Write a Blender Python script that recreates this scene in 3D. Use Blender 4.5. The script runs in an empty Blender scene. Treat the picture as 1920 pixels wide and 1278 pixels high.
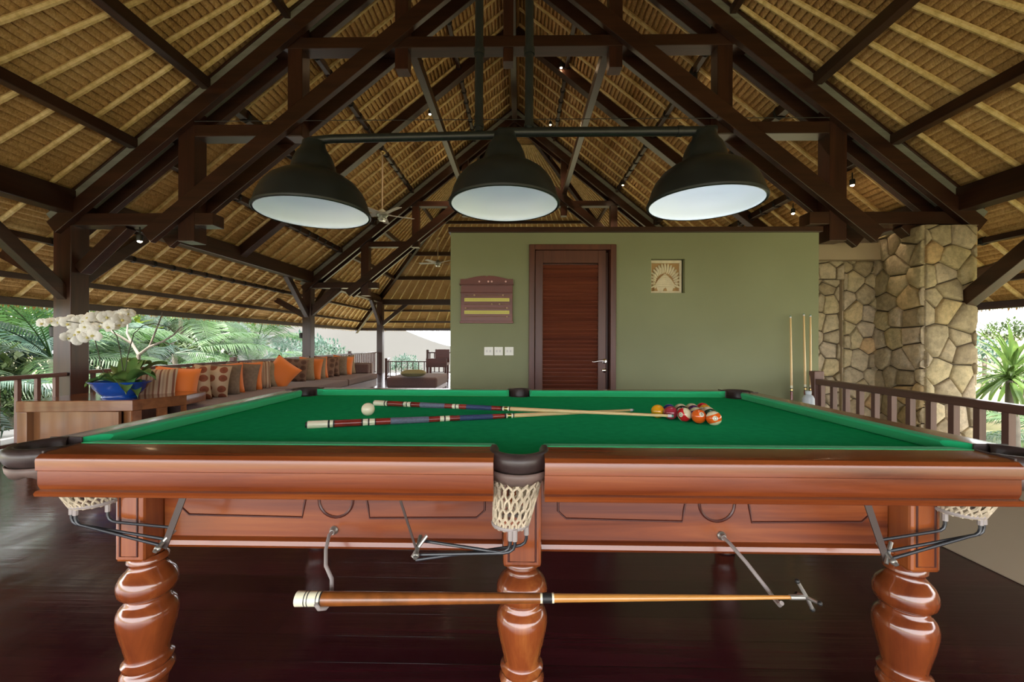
import bpy, math, random
from mathutils import Vector, Matrix, Euler
R = math.radians
random.seed(7)
sc = bpy.context.scene
col = sc.collection
# ------------------------------------------------------------------ camera, world, sun, exposure
F = 780.0; YAW = .018; ROLL = .0035; EYE = 1.15
cam = bpy.data.objects.new('camera', bpy.data.cameras.new('camera')); col.objects.link(cam)
cam.data.sensor_width = 36; cam.data.lens = F/1920*36; cam.data.shift_y = 3/1920
cam.data.clip_start = .02; cam.data.clip_end = 400
cam.location = (0, 0, EYE)
cam.matrix_world = Matrix.Translation((0, 0, EYE)) @ Matrix.Rotation(YAW, 4, 'Z') @ Matrix.Rotation(R(90), 4, 'X') @ Matrix.Rotation(ROLL, 4, 'Z')
sc.camera = cam
w = bpy.data.worlds.new('world'); sc.world = w; w.use_nodes = True
bg = w.node_tree.nodes['Background']; bg.inputs[0].default_value = (.97, .98, 1.0, 1); bg.inputs[1].default_value = 2.6
sun = bpy.data.objects.new('sun', bpy.data.lights.new('sun', 'SUN')); col.objects.link(sun)
sun.data.energy = 7.0; sun.data.angle = R(3); sun.data.color = (1, .95, .86)
sun.rotation_euler = (R(28), R(-22), 0)
sc.view_settings.view_transform = 'Standard'; sc.view_settings.look = 'None'
sc.view_settings.gamma = 1; sc.view_settings.use_curve_mapping = False
sc.view_settings.exposure = 1.6
sc.cycles.diffuse_bounces = 6

# ------------------------------------------------------------------ helpers
_c, _s = math.cos(YAW), math.sin(YAW)
def P(px, py, X=None, Y=None, Z=None):
    "a point of the photograph laid on a plane of the place"
    u = (px-960)/F; v = (642-py)/F
    u2 = u*math.cos(ROLL)-v*math.sin(ROLL); v2 = u*math.sin(ROLL)+v*math.cos(ROLL)
    d = Vector((-_s+u2*_c, _c+u2*_s, v2))
    t = Y/d.y if Y is not None else (X/d.x if X is not None else (Z-EYE)/d.z)
    return Vector((0, 0, EYE))+d*t
def frame(d, up=Vector((0, 0, 1))):
    d = d.normalized()
    if abs(d.dot(up)) > .999: up = Vector((0, 1, 0))
    x = d.cross(up).normalized(); y = x.cross(d).normalized()
    return x, y, d
class MB:
    def __init__(s): s.v = []; s.f = []; s.mi = []; s.cm = 0
    def add(s, vs, fs):
        b = len(s.v); s.v += [tuple(p) for p in vs]
        for f in fs: s.f.append([b+i for i in f]); s.mi.append(s.cm)
    def box(s, a, b):
        x0, y0, z0 = a; x1, y1, z1 = b
        s.add([(x0,y0,z0),(x1,y0,z0),(x1,y1,z0),(x0,y1,z0),(x0,y0,z1),(x1,y0,z1),(x1,y1,z1),(x0,y1,z1)],
              [(0,3,2,1),(4,5,6,7),(0,1,5,4),(1,2,6,5),(2,3,7,6),(3,0,4,7)]); return s
    def cbox(s, c, size, rot=None):
        m = rot or Matrix.Identity(3); h = [q/2 for q in size]; c = Vector(c)
        s.add([c+m@Vector((sx*h[0], sy*h[1], sz*h[2])) for sz in (-1, 1) for sx, sy in ((-1,-1),(1,-1),(1,1),(-1,1))],
              [(0,3,2,1),(4,5,6,7),(0,1,5,4),(1,2,6,5),(2,3,7,6),(3,0,4,7)]); return s
    def beam(s, p, q, wx, wy, up=Vector((0, 0, 1))):
        p = Vector(p); q = Vector(q); x, y, d = frame(q-p, Vector(up)); vs = []
        for e in (p, q):
            for a, b in ((-1,-1),(1,-1),(1,1),(-1,1)): vs.append(e+x*(a*wx/2)+y*(b*wy/2))
        s.add(vs, [(0,1,2,3),(7,6,5,4),(0,4,5,1),(1,5,6,2),(2,6,7,3),(3,7,4,0)]); return s
    def tube(s, pts, r, n=8, cap=True):
        pts = [Vector(p) for p in pts]; rr = r if isinstance(r, (list, tuple)) else [r]*len(pts)
        b = len(s.v); N = len(pts); px = None
        for i, p in enumerate(pts):
            d = (pts[min(i+1, N-1)]-pts[max(i-1, 0)])
            if d.length < 1e-9: d = Vector((0, 0, 1))
            d.normalize()
            if px is None: x, y, _ = frame(d)
            else:
                x = (px-d*px.dot(d)); x.normalize(); y = x.cross(d)
            px = x
            for k in range(n):
                a = 2*math.pi*k/n; s.v.append(tuple(p+(x*math.cos(a)+y*math.sin(a))*rr[i]))
        for i in range(N-1):
            for k in range(n):
                k2 = (k+1) % n; s.f.append([b+i*n+k, b+i*n+k2, b+(i+1)*n+k2, b+(i+1)*n+k]); s.mi.append(s.cm)
        if cap:
            s.f.append([b+k for k in range(n)][::-1]); s.mi.append(s.cm); s.f.append([b+(N-1)*n+k for k in range(n)]); s.mi.append(s.cm)
        return s
    def lathe(s, prof, c, n=32, axis=Vector((0, 0, 1)), cap=True):
        "prof: (height, radius) along the axis from c"
        x, y, d = frame(Vector(axis)); c = Vector(c); b = len(s.v); N = len(prof)
        for h, r in prof:
            for k in range(n):
                a = 2*math.pi*k/n; s.v.append(tuple(c+d*h+(x*math.cos(a)+y*math.sin(a))*r))
        for i in range(N-1):
            for k in range(n):
                k2 = (k+1) % n; s.f.append([b+i*n+k, b+i*n+k2, b+(i+1)*n+k2, b+(i+1)*n+k]); s.mi.append(s.cm)
        if cap:
            s.f.append([b+k for k in range(n)][::-1]); s.mi.append(s.cm); s.f.append([b+(N-1)*n+k for k in range(n)]); s.mi.append(s.cm)
        return s
    def prism(s, poly, vec):
        "planar polygon (3D points) swept by vec"
        vec = Vector(vec); n = len(poly); vs = [Vector(p) for p in poly]+[Vector(p)+vec for p in poly]
        s.add(vs, [list(range(n))[::-1], list(range(n, 2*n))]+[(i, (i+1) % n, n+(i+1) % n, n+i) for i in range(n)]); return s
    def grid(s, fn, nu, nv):
        b = len(s.v)
        for j in range(nv+1):
            for i in range(nu+1): s.v.append(tuple(fn(i/nu, j/nv)))
        for j in range(nv):
            for i in range(nu):
                k = b+j*(nu+1)+i; s.f.append([k, k+1, k+nu+2, k+nu+1]); s.mi.append(s.cm)
        return s
    def sphere(s, c, r, nu=20, nv=12):
        c = Vector(c); rr = r if isinstance(r, (tuple, list)) else (r, r, r)
        return s.grid(lambda u, v: c+Vector((rr[0]*math.sin(math.pi*v)*math.cos(2*math.pi*u), rr[1]*math.sin(math.pi*v)*math.sin(2*math.pi*u), -rr[2]*math.cos(math.pi*v))), nu, nv)
    def build(s, name, m, parent=None, smooth=False, bevel=0, seg=2, angle=40):
        me = bpy.data.meshes.new(name); me.from_pydata(s.v, [], s.f); me.validate(verbose=False)
        for q in (m if isinstance(m, (list, tuple)) else [m]): me.materials.append(q)
        if any(s.mi) and len(s.mi) == len(me.polygons): me.polygons.foreach_set('material_index', s.mi)
        if smooth: me.polygons.foreach_set('use_smooth', [True]*len(me.polygons))
        me.update(); o = bpy.data.objects.new(name, me); col.objects.link(o)
        if smooth: me.set_sharp_from_angle(angle=R(angle))
        if bevel:
            b = o.modifiers.new('b', 'BEVEL'); b.width = bevel; b.segments = seg; b.limit_method = 'ANGLE'; b.angle_limit = R(50)
        if parent is not None:
            o.parent = parent
            if parent_world(parent) != Matrix.Identity(4): o.matrix_parent_inverse = parent_world(parent).inverted()
        return o
def parent_world(o):
    m = o.matrix_basis.copy(); p = o.parent
    while p is not None:
        m = p.matrix_basis @ o.matrix_parent_inverse @ m; o = p; p = p.parent
    return m
def tag(o, label=None, cat=None, group=None, kind=None):
    if label: o['label'] = label
    if cat: o['category'] = cat
    if group: o['group'] = group
    if kind: o['kind'] = kind
    return o
def empty(name, loc=(0, 0, 0), rz=0):
    o = bpy.data.objects.new(name, None); o.location = loc; o.rotation_euler = (0, 0, rz); o.empty_display_size = .1; col.objects.link(o); return o
def copy_tree(o, parent=None):
    c = o.copy(); col.objects.link(c)
    if parent is not None: c.parent = parent
    for ch in [k for k in bpy.data.objects if k.parent == o]: copy_tree(ch, c)
    return c
def loc_only(o, p):        # child of an empty whose mesh is written about the empty's own base
    o.matrix_parent_inverse = Matrix.Identity(4); return o

# ------------------------------------------------------------------ materials
def nodes(name):
    m = bpy.data.materials.new(name); m.use_nodes = True; nt = m.node_tree
    return m, nt, nt.nodes['Principled BSDF']
def N(nt, t, **kw):
    n = nt.nodes.new(t)
    for k, v in kw.items():
        if k.startswith('i_'):
            key = k[2:]; key = int(key) if key.isdigit() else key.replace('_', ' ')
            n.inputs[key].default_value = v
        else: setattr(n, k, v)
    return n
def coords(nt, scale=(1, 1, 1), kind='Object', rot=(0, 0, 0)):
    tc = N(nt, 'ShaderNodeTexCoord'); mp = N(nt, 'ShaderNodeMapping'); mp.inputs['Scale'].default_value = scale; mp.inputs['Rotation'].default_value = rot
    nt.links.new(tc.outputs[kind], mp.inputs[0]); return mp.outputs[0]
def ramp(nt, fac, stops):
    r = N(nt, 'ShaderNodeValToRGB'); e = r.color_ramp.elements
    while len(e) < len(stops): e.new(.5)
    for i, (p, c) in enumerate(stops): e[i].position = p; e[i].color = (*c, 1) if len(c) == 3 else c
    nt.links.new(fac, r.inputs[0]); return r.outputs[0]
def bump(nt, b, h, strength=.3, dist=.01):
    n = N(nt, 'ShaderNodeBump'); n.inputs['Strength'].default_value = strength; n.inputs['Distance'].default_value = dist
    nt.links.new(h, n.inputs['Height']); nt.links.new(n.outputs[0], b.inputs['Normal'])
def plain(name, c, rough=.5, metal=0, coat=0, emit=None, es=0, spec=None, var=0, vs=8, bs=0, sheen=0, trans=0, c2=None):
    m, nt, b = nodes(name); b.inputs['Base Color'].default_value = (*c, 1); b.inputs['Roughness'].default_value = rough
    b.inputs['Metallic'].default_value = metal; b.inputs['Coat Weight'].default_value = coat; b.inputs['Coat Roughness'].default_value = .08
    if spec is not None: b.inputs['Specular IOR Level'].default_value = spec
    if sheen: b.inputs['Sheen Weight'].default_value = sheen; b.inputs['Sheen Roughness'].default_value = .6
    if emit: b.inputs['Emission Color'].default_value = (*emit, 1); b.inputs['Emission Strength'].default_value = es
    if trans: b.inputs['Transmission Weight'].default_value = trans
    if var or bs:
        n = N(nt, 'ShaderNodeTexNoise'); n.inputs['Scale'].default_value = vs; n.inputs['Detail'].default_value = 6; nt.links.new(coords(nt), n.inputs['Vector'])
        if var:
            d = c2 or tuple(q*(1-var) for q in c)
            nt.links.new(ramp(nt, n.outputs[0], [(.3, d), (.7, c)]), b.inputs['Base Color'])
        if bs: bump(nt, b, n.outputs[0], bs, .01)
    return m
def wood(name, c1, c2, axis='X', rough=.4, coat=0, scale=1.0, bs=.1, c3=None, spec=.5):
    "grain stretched along the given axis"
    m, nt, b = nodes(name); k = {'X': (1.2, 22, 22), 'Y': (22, 1.2, 22), 'Z': (22, 22, 1.2)}[axis]
    n = N(nt, 'ShaderNodeTexNoise', i_Scale=1.0*scale, i_Detail=7.0, i_Roughness=.6, i_Distortion=.6); nt.links.new(coords(nt, k), n.inputs['Vector'])
    n2 = N(nt, 'ShaderNodeTexNoise', i_Scale=.35*scale, i_Detail=3.0, i_Distortion=1.5); nt.links.new(coords(nt, tuple(q/2 for q in k)), n2.inputs['Vector'])
    mx = N(nt, 'ShaderNodeMath', operation='ADD'); nt.links.new(n.outputs[0], mx.inputs[0]); nt.links.new(n2.outputs[0], mx.inputs[1])
    hv = N(nt, 'ShaderNodeMath', operation='MULTIPLY'); hv.inputs[1].default_value = .5; nt.links.new(mx.outputs[0], hv.inputs[0])
    st = [(.36, c2), (.62, c1)] if not c3 else [(.36, c2), (.52, c1), (.66, c3)]
    nt.links.new(ramp(nt, hv.outputs[0], st), b.inputs['Base Color'])
    b.inputs['Roughness'].default_value = rough; b.inputs['Coat Weight'].default_value = coat; b.inputs['Coat Roughness'].default_value = .1
    b.inputs['Specular IOR Level'].default_value = spec
    bump(nt, b, n.outputs[0], bs, .004); return m
M = {}
M['beamX'] = wood('dark_beam_x', (.055, .021, .012), (.022, .009, .006), 'X', .33)
M['beamY'] = wood('dark_beam_y', (.055, .021, .012), (.022, .009, .006), 'Y', .33)
M['beamZ'] = wood('dark_beam_z', (.065, .022, .013), (.026, .010, .007), 'Z', .33)
M['soffit'] = wood('grey_board', (.26, .27, .23), (.18, .18, .155), 'X', .6)
M['tableX'] = wood('polished_rail_x', (.205, .046, .011), (.09, .016, .006), 'X', .27, .3, c3=(.30, .085, .02))
M['tableY'] = wood('polished_rail_y', (.205, .046, .011), (.09, .016, .006), 'Y', .27, .3, c3=(.30, .085, .02))
M['tableZ'] = wood('polished_leg', (.26, .065, .016), (.13, .026, .008), 'Z', .2, .6, scale=.7, c3=(.34, .105, .026))
M['turned'] = wood('polished_turned_leg', (.22, .052, .014), (.10, .02, .008), 'Z', .16, .7, scale=.5, c3=(.38, .13, .03))
M['groove'] = plain('dark_groove', (.06, .012, .007), .35)
M['doorwood'] = wood('door_wood', (.13, .040, .022), (.07, .022, .014), 'Z', .4)
M['louvre'] = wood('louvre_wood', (.20, .055, .028), (.11, .03, .018), 'X', .4)
M['console'] = wood('console_wood', (.27, .115, .04), (.16, .06, .02), 'Z', .28, .4, scale=.6)
M['consoleX'] = wood('console_top_wood', (.27, .095, .035), (.16, .055, .02), 'X', .18, .6, scale=.6)
M['railwoodY'] = wood('railing_wood_y', (.15, .075, .06), (.09, .04, .032), 'Y', .35, .2)
M['railwoodZ'] = wood('railing_wood_z', (.19, .10, .085), (.12, .06, .05), 'Z', .45)
M['bench'] = wood('bench_wood', (.30, .20, .17), (.2, .12, .1), 'Y', .45)
M['boardwood'] = wood('board_wood', (.18, .045, .03), (.10, .028, .02), 'X', .35)
M['felt'] = plain('green_cloth', (.022, .50, .195), 1.0, var=.15, vs=30, spec=.0)
M['feltedge'] = plain('green_cushion_cloth', (.022, .50, .195), 1.0, sheen=.12, spec=.0)
M['leather'] = plain('dark_leather', (.06, .04, .038), .38, var=.5, vs=20, bs=.15)
M['leather2'] = plain('worn_leather', (.22, .15, .13), .5, var=.5, vs=14, bs=.2)
M['rope'] = plain('cream_cord', (.62, .52, .38), .9, var=.35, vs=60, bs=.4)
M['rod'] = plain('black_rubber_rod', (.02, .022, .028), .3)
M['steel'] = plain('dull_steel', (.50, .49, .46), .42, metal=.85, var=.3)
M['strap'] = plain('brown_strap', (.07, .05, .045), .45, metal=.2)
M['chrome'] = plain('chrome', (.8, .79, .76), .15, metal=1)
M['lampblack'] = plain('black_enamel', (.014, .019, .020), .40, var=.4, vs=12)
M['lampwhite'] = plain('white_enamel', (.66, .72, .78), .35)
M['bulb'] = plain('lit_bulb', (1, 1, 1), .4, emit=(.93, .97, 1), es=.3)
M['spotglow'] = plain('lit_spot', (1, 1, 1), .4, emit=(1, .72, .42), es=30)
M['black'] = plain('matt_black', (.012, .012, .012), .5)
M['ivory'] = plain('ivory', (.78, .74, .55), .22, coat=.5)
M['maple'] = plain('maple', (.78, .56, .27), .25, coat=.5, var=.15, vs=4)
M['maple2'] = plain('orange_maple', (.58, .26, .06), .25, coat=.6, var=.25, vs=6)
M['rosewood'] = plain('red_rosewood', (.30, .03, .022), .22, coat=.6, var=.4, vs=9)
M['grip'] = plain('grey_blue_grip', (.15, .17, .24), .6, var=.3, vs=160)
M['grip2'] = plain('navy_grip', (.035, .06, .16), .6, var=.3, vs=160)
M['brownbutt'] = plain('brown_butt', (.27, .085, .018), .3, coat=.5, var=.5, vs=25)
M['ferrule'] = plain('ferrule', (.72, .66, .72), .4)
M['tip'] = plain('cue_tip', (.10, .28, .22), .8)
M['brass'] = plain('brass', (.6, .45, .2), .3, metal=1)
M['wallgreen'] = plain('sage_plaster', (.235, .255, .145), .75, var=.12, vs=1.3, c2=(.205, .22, .122))
M['beige'] = plain('beige_plaster', (.42, .33, .23), .8, var=.12, vs=2)
M['white'] = plain('white_plastic', (.8, .8, .74), .4)
M['bottle'] = plain('frosted_plastic', (.62, .70, .78), .35)
M['yellow'] = plain('yellow_strip', (.62, .58, .12), .5)
M['blue'] = plain('blue_glaze', (.006, .055, .30), .12, coat=.8)
M['orchidleaf'] = plain('orchid_leaf', (.055, .17, .045), .35, var=.5, vs=6, c2=(.14, .20, .05))
M['petal'] = plain('white_petal', (.88, .88, .84), .6)
M['petalmid'] = plain('petal_middle', (.75, .68, .25), .6)
M['stem'] = plain('dark_stem', (.05, .05, .03), .6)
M['hook'] = plain('grey_rubber', (.33, .29, .28), .5)
M['seat'] = plain('mauve_brown_fabric', (.17, .095, .09), .9, var=.15, vs=40, sheen=.3)
M['cream'] = plain('carved_stone', (.72, .64, .46), .8, var=.15, vs=18, bs=.2)
M['ochre'] = plain('ochre_paint', (.40, .24, .10), .8)
M['glass'] = plain('clear_glass', (.8, .85, .8), .1, trans=.6)
M['sage'] = plain('olive_fabric', (.26, .24, .12), .85)
M['towel'] = plain('white_towel', (.85, .85, .85), .9)

def thatch_mat(name, axis):
    m, nt, b = nodes(name)
    k = (26, 3, 26) if axis == 'Y' else (3, 26, 26)
    n = N(nt, 'ShaderNodeTexNoise', i_Scale=2.0, i_Detail=8.0, i_Roughness=.75, i_Distortion=1.0); nt.links.new(coords(nt, (k[1]*3, k[0]*.9, 14) if axis == 'Y' else (k[1]*9*.9, k[0]*.35, 14)), n.inputs['Vector'])
    n2 = N(nt, 'ShaderNodeTexNoise', i_Scale=1.1, i_Detail=3.0); nt.links.new(coords(nt), n2.inputs['Vector'])
    a = N(nt, 'ShaderNodeMath', operation='MULTIPLY_ADD'); a.inputs[1].default_value = .65; nt.links.new(n.outputs[0], a.inputs[0])
    a2 = N(nt, 'ShaderNodeMath', operation='MULTIPLY'); a2.inputs[1].default_value = .35; nt.links.new(n2.outputs[0], a2.inputs[0]); nt.links.new(a2.outputs[0], a.inputs[2])
    nt.links.new(ramp(nt, a.outputs[0], [(.34, (.26, .14, .05)), (.47, (.62, .385, .155)), (.64, (.90, .645, .33))]), b.inputs['Base Color'])
    b.inputs['Roughness'].default_value = .9; b.inputs['Specular IOR Level'].default_value = .15
    bump(nt, b, n.outputs[0], .8, .02); return m
M['thatchY'] = thatch_mat('thatch_along_y', 'Y'); M['thatchX'] = thatch_mat('thatch_along_x', 'X')
def bamboo_mat():
    m, nt, b = nodes('bamboo')
    n = N(nt, 'ShaderNodeTexNoise', i_Scale=14.0, i_Detail=5.0, i_Roughness=.7); nt.links.new(coords(nt), n.inputs['Vector'])
    nt.links.new(ramp(nt, n.outputs[0], [(.3, (.50, .34, .12)), (.5, (.76, .57, .25)), (.7, (.90, .72, .40))]), b.inputs['Base Color'])
    b.inputs['Roughness'].default_value = .5; bump(nt, b, n.outputs[0], .3, .01); return m
M['bamboo'] = bamboo_mat()
def floor_mat():
    m, nt, b = nodes('dark_floorboards')
    v = coords(nt, (1, 1, 1))
    br = N(nt, 'ShaderNodeTexBrick'); br.offset = .37; br.inputs['Scale'].default_value = 1; br.inputs['Mortar Size'].default_value = .0022; br.inputs['Brick Width'].default_value = 2.6; br.inputs['Row Height'].default_value = .135; br.inputs['Mortar Smooth'].default_value = .3
    br.inputs['Color1'].default_value = (.055, .011, .015, 1); br.inputs['Color2'].default_value = (.034, .007, .010, 1); br.inputs['Mortar'].default_value = (.008, .003, .003, 1)
    nt.links.new(v, br.inputs['Vector'])
    n = N(nt, 'ShaderNodeTexNoise', i_Scale=1.0, i_Detail=6.0); nt.links.new(coords(nt, (1.5, 30, 30)), n.inputs['Vector'])
    mx = N(nt, 'ShaderNodeMix', data_type='RGBA', blend_type='MULTIPLY'); mx.inputs[0].default_value = .5; nt.links.new(br.outputs[0], mx.inputs[6])
    nt.links.new(ramp(nt, n.outputs[0], [(.3, (.5, .5, .5)), (.7, (1.3, 1.2, 1.2))]), mx.inputs[7]); nt.links.new(mx.outputs[2], b.inputs['Base Color'])
    n2 = N(nt, 'ShaderNodeTexNoise', i_Scale=3.0, i_Detail=8.0, i_Roughness=.7); nt.links.new(coords(nt, (2, 1, 1)), n2.inputs['Vector'])
    nt.links.new(ramp(nt, n2.outputs[0], [(.35, (.10, .10, .10)), (.7, (.26, .26, .26))]), b.inputs['Roughness'])
    bn = N(nt, 'ShaderNodeBump'); bn.inputs['Strength'].default_value = .25; bn.inputs['Distance'].default_value = .004
    ad = N(nt, 'ShaderNodeMath', operation='MULTIPLY_ADD'); ad.inputs[1].default_value = -1.0; nt.links.new(br.outputs['Fac'], ad.inputs[0]); nt.links.new(n.outputs[0], ad.inputs[2])
    nt.links.new(ad.outputs[0], bn.inputs['Height']); nt.links.new(bn.outputs[0], b.inputs['Normal']); return m
M['floor'] = floor_mat()
def stone_mat():
    m, nt, b = nodes('rough_stone')
    at = N(nt, 'ShaderNodeAttribute'); at.attribute_name = 'tone'
    n = N(nt, 'ShaderNodeTexNoise', i_Scale=16.0, i_Detail=8.0, i_Roughness=.7); nt.links.new(coords(nt), n.inputs['Vector'])
    base = ramp(nt, at.outputs['Fac'], [(0, (.34, .27, .18)), (.3, (.44, .37, .26)), (.6, (.50, .42, .33)), (.85, (.52, .44, .28)), (1, (.58, .40, .22))])
    mx = N(nt, 'ShaderNodeMix', data_type='RGBA', blend_type='MULTIPLY'); mx.inputs[0].default_value = .8; nt.links.new(base, mx.inputs[6])
    nt.links.new(ramp(nt, n.outputs[0], [(.3, (.55, .55, .52)), (.7, (1.35, 1.3, 1.2))]), mx.inputs[7]); nt.links.new(mx.outputs[2], b.inputs['Base Color'])
    b.inputs['Roughness'].default_value = .9; bump(nt, b, n.outputs[0], .7, .03); return m
M['stone'] = stone_mat(); M['mortar'] = plain('dark_mortar', (.075, .058, .038), .95)
def leafm(name, c, d, ts=.45):
    m, nt, b = nodes(name)
    n = N(nt, 'ShaderNodeTexNoise', i_Scale=1.6, i_Detail=3.0); nt.links.new(coords(nt), n.inputs['Vector'])
    cc = ramp(nt, n.outputs[0], [(.35, d), (.65, c)]); nt.links.new(cc, b.inputs['Base Color']); b.inputs['Roughness'].default_value = .42
    tr = N(nt, 'ShaderNodeBsdfTranslucent'); nt.links.new(cc, tr.inputs[0]); ms = N(nt, 'ShaderNodeMixShader'); ms.inputs[0].default_value = ts
    nt.links.new(b.outputs[0], ms.inputs[1]); nt.links.new(tr.outputs[0], ms.inputs[2]); nt.links.new(ms.outputs[0], nt.nodes['Material Output'].inputs[0]); return m
M['palm'] = leafm('palm_leaf', (.060, .125, .036), (.022, .06, .022)); M['palm2'] = leafm('blue_green_palm_leaf', (.075, .13, .095), (.03, .07, .052)); M['lime'] = leafm('lime_leaf', (.22, .28, .025), (.12, .2, .025))
M['sword'] = leafm('sword_leaf', (.16, .22, .045), (.07, .15, .04)); M['bush'] = leafm('bush_leaf', (.07, .105, .035), (.03, .055, .018)); M['pinkf'] = plain('pink_flower', (.75, .12, .25), .6)
M['bark'] = plain('grey_bark', (.17, .145, .115), .9, var=.4, vs=9, bs=.5)
M['soil'] = plain('garden_ground', (.15, .17, .07), .95, var=.5, vs=.7, c2=(.20, .15, .09))
M['hill'] = plain('dry_hillside', (.24, .20, .15), .95, var=.4, vs=1.5, c2=(.13, .15, .08))
M['deck'] = plain('pale_path', (.38, .37, .36), .8, var=.2, vs=2)
# ------------------------------------------------------------------ the pavilion: floor and roof
XC = -.14; Y1, Y2 = 4.8, 10.3; HB = 5.03; KS = .81; ZT = 7.0      # truss planes, half span, slope, ridge height of the thatch
DE = 6.62                                                           # half width at the eaves
S = lambda o: tag(o, kind='structure')
S(MB().box((-5.35, -2.4, -.12), (2.9, 15.45, 0)).build('floor', M['floor']))
S(MB().box((2.9, 4.0, -.12), (5.3, 15.45, 0)).build('floor', M['beige']))

def roof_face(name, n_dir, lab):
    """one slope; n_dir: 'L','R' side slopes, 'F' far hip, 'N' near hip. Rows of thatch run level along the slope."""
    mb = MB(); ins = []; p = .060; rng = random.Random(hash(n_dir) % 97 if False else ord(n_dir[0]))
    rows = int(DE/p)
    def pt(d, t, off=0.0):
        # t in [-1,1] along the row for hips, or a y coordinate range for sides
        z = ZT-KS*d+off
        if n_dir in 'LR':
            sgn = -1 if n_dir == 'L' else 1; y0 = Y1-d; y1 = Y2+d
            return (XC+sgn*d, y0+(y1-y0)*t, z)
        y = Y2+d if n_dir == 'F' else Y1-d
        return (XC-d+2*d*t, y, z)
    for i in range(rows):
        d0 = i*p; ns = 90; jit = [(rng.random()-.5)*.010 for _ in range(ns+1)]
        for (da, oa, db, ob) in ((0, .046, .24, .044), (.24, .044, .34, .0), (.34, .0, .48, -.016), (.48, -.016, .70, -.018), (.70, -.018, .90, -.002), (.90, -.002, 1, .046)):
            b = len(mb.v)
            for k in range(ns+1):
                t = k/ns; ja = jit[k]*(oa < 0); jb = jit[k]*(ob < 0)
                mb.v.append(pt(max(d0+da*p+ja, .001), t, oa+ja)); mb.v.append(pt(d0+db*p+jb, t, ob+jb))
            for k in range(ns): mb.f.append([b+2*k, b+2*k+1, b+2*k+3, b+2*k+2]); mb.mi.append(0)
    o = mb.build(name, M['thatchY' if n_dir in 'LR' else 'thatchX'], smooth=False); S(o)
    # the thick outer layer of the thatch
    t = MB(); a = [pt(.001, 0, .05), pt(.001, 1, .05), pt(DE, 1, .05), pt(DE, 0, .05)]
    c = [pt(.001, 0, .38), pt(.001, 1, .38), pt(DE, 1, .30), pt(DE, 0, .30)]
    t.add(a+c, [(0,1,2,3),(7,6,5,4),(2,3,7,6)]); t.build('outer_thatch', M['thatchY' if n_dir in 'LR' else 'thatchX'], o)
    # ragged fringe hanging at the eave
    f = MB(); length = (Y2-Y1+2*DE) if n_dir in 'LR' else 2*DE; n = int(length/.012)
    for k in range(n):
        t0 = (k+rng.random()*.6)/n; e = DE-.03+rng.random()*.05; L = .03+rng.random()*.055
        q = Vector(pt(e, t0, .02)); r_ = Vector(pt(e, min(t0+.028/length, 1), .02)); m_ = (q+r_)/2+Vector(((rng.random()-.5)*.02, (rng.random()-.5)*.02, -L))
        f.add([q, r_, m_], [(0,1,2)])
    q0, q1 = Vector(pt(DE, 0)), Vector(pt(DE, 1)); f.add([q0, q1, q1+Vector((0,0,.3)), q0+Vector((0,0,.3))], [(0,1,2,3)])
    fo = f.build('eave_fringe', M['thatchY' if n_dir in 'LR' else 'thatchX'], o); tag(fo, kind='stuff')
    return o, pt
rl, _ = roof_face('ceiling_left', 'L', ''); rr, _ = roof_face('ceiling_right', 'R', ''); rf, _ = roof_face('ceiling_back', 'F', ''); rn, _ = roof_face('ceiling_front', 'N', '')
def pole(par, p, q, r=.026):
    p = Vector(p); q = Vector(q); L = (q-p).length; pts = []; rr = []; n = max(3, int(L/.33))
    for i in range(n+1):
        t = i/n
        for dt, k in ((-.018/L, 1), (0, 1.10), (.018/L, 1)):
            if 0 <= t+dt <= 1: pts.append(p.lerp(q, t+dt)); rr.append(r*k*(1-.12*t))
    MB().tube(pts, rr, 7).build('bamboo_pole', M['bamboo'], par, smooth=True)
OFFP = -.050
def zt(d): return ZT-KS*d+OFFP
sp = .355
for sgn, par in ((-1, rl), (1, rr)):
    y = Y1+sp/2
    while y < Y2:
        pole(par, (XC+sgn*6.5, y, zt(6.5)), (XC+sgn*.12, y, zt(.12))); y += sp
    for k in range(1, 19):               # fanned poles of the hipped ends
        s_ = k*sp/5.5
        if s_ < 1:
            pole(par, (XC+sgn*6.5, Y2+6.5*s_, zt(6.5)), (XC+sgn*.7, Y2+.7*s_, zt(.7)))
            if k < 11: pole(par, (XC+sgn*6.5, Y1-6.5*s_, zt(6.5)), (XC+sgn*.7, Y1-.7*s_, zt(.7)))
for k in range(-15, 16):
    s_ = k*sp/5.5
    if abs(s_) < 1: pole(rf, (XC+6.5*s_, Y2+6.5, zt(6.5)), (XC+.7*s_, Y2+.7, zt(.7)))

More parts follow.
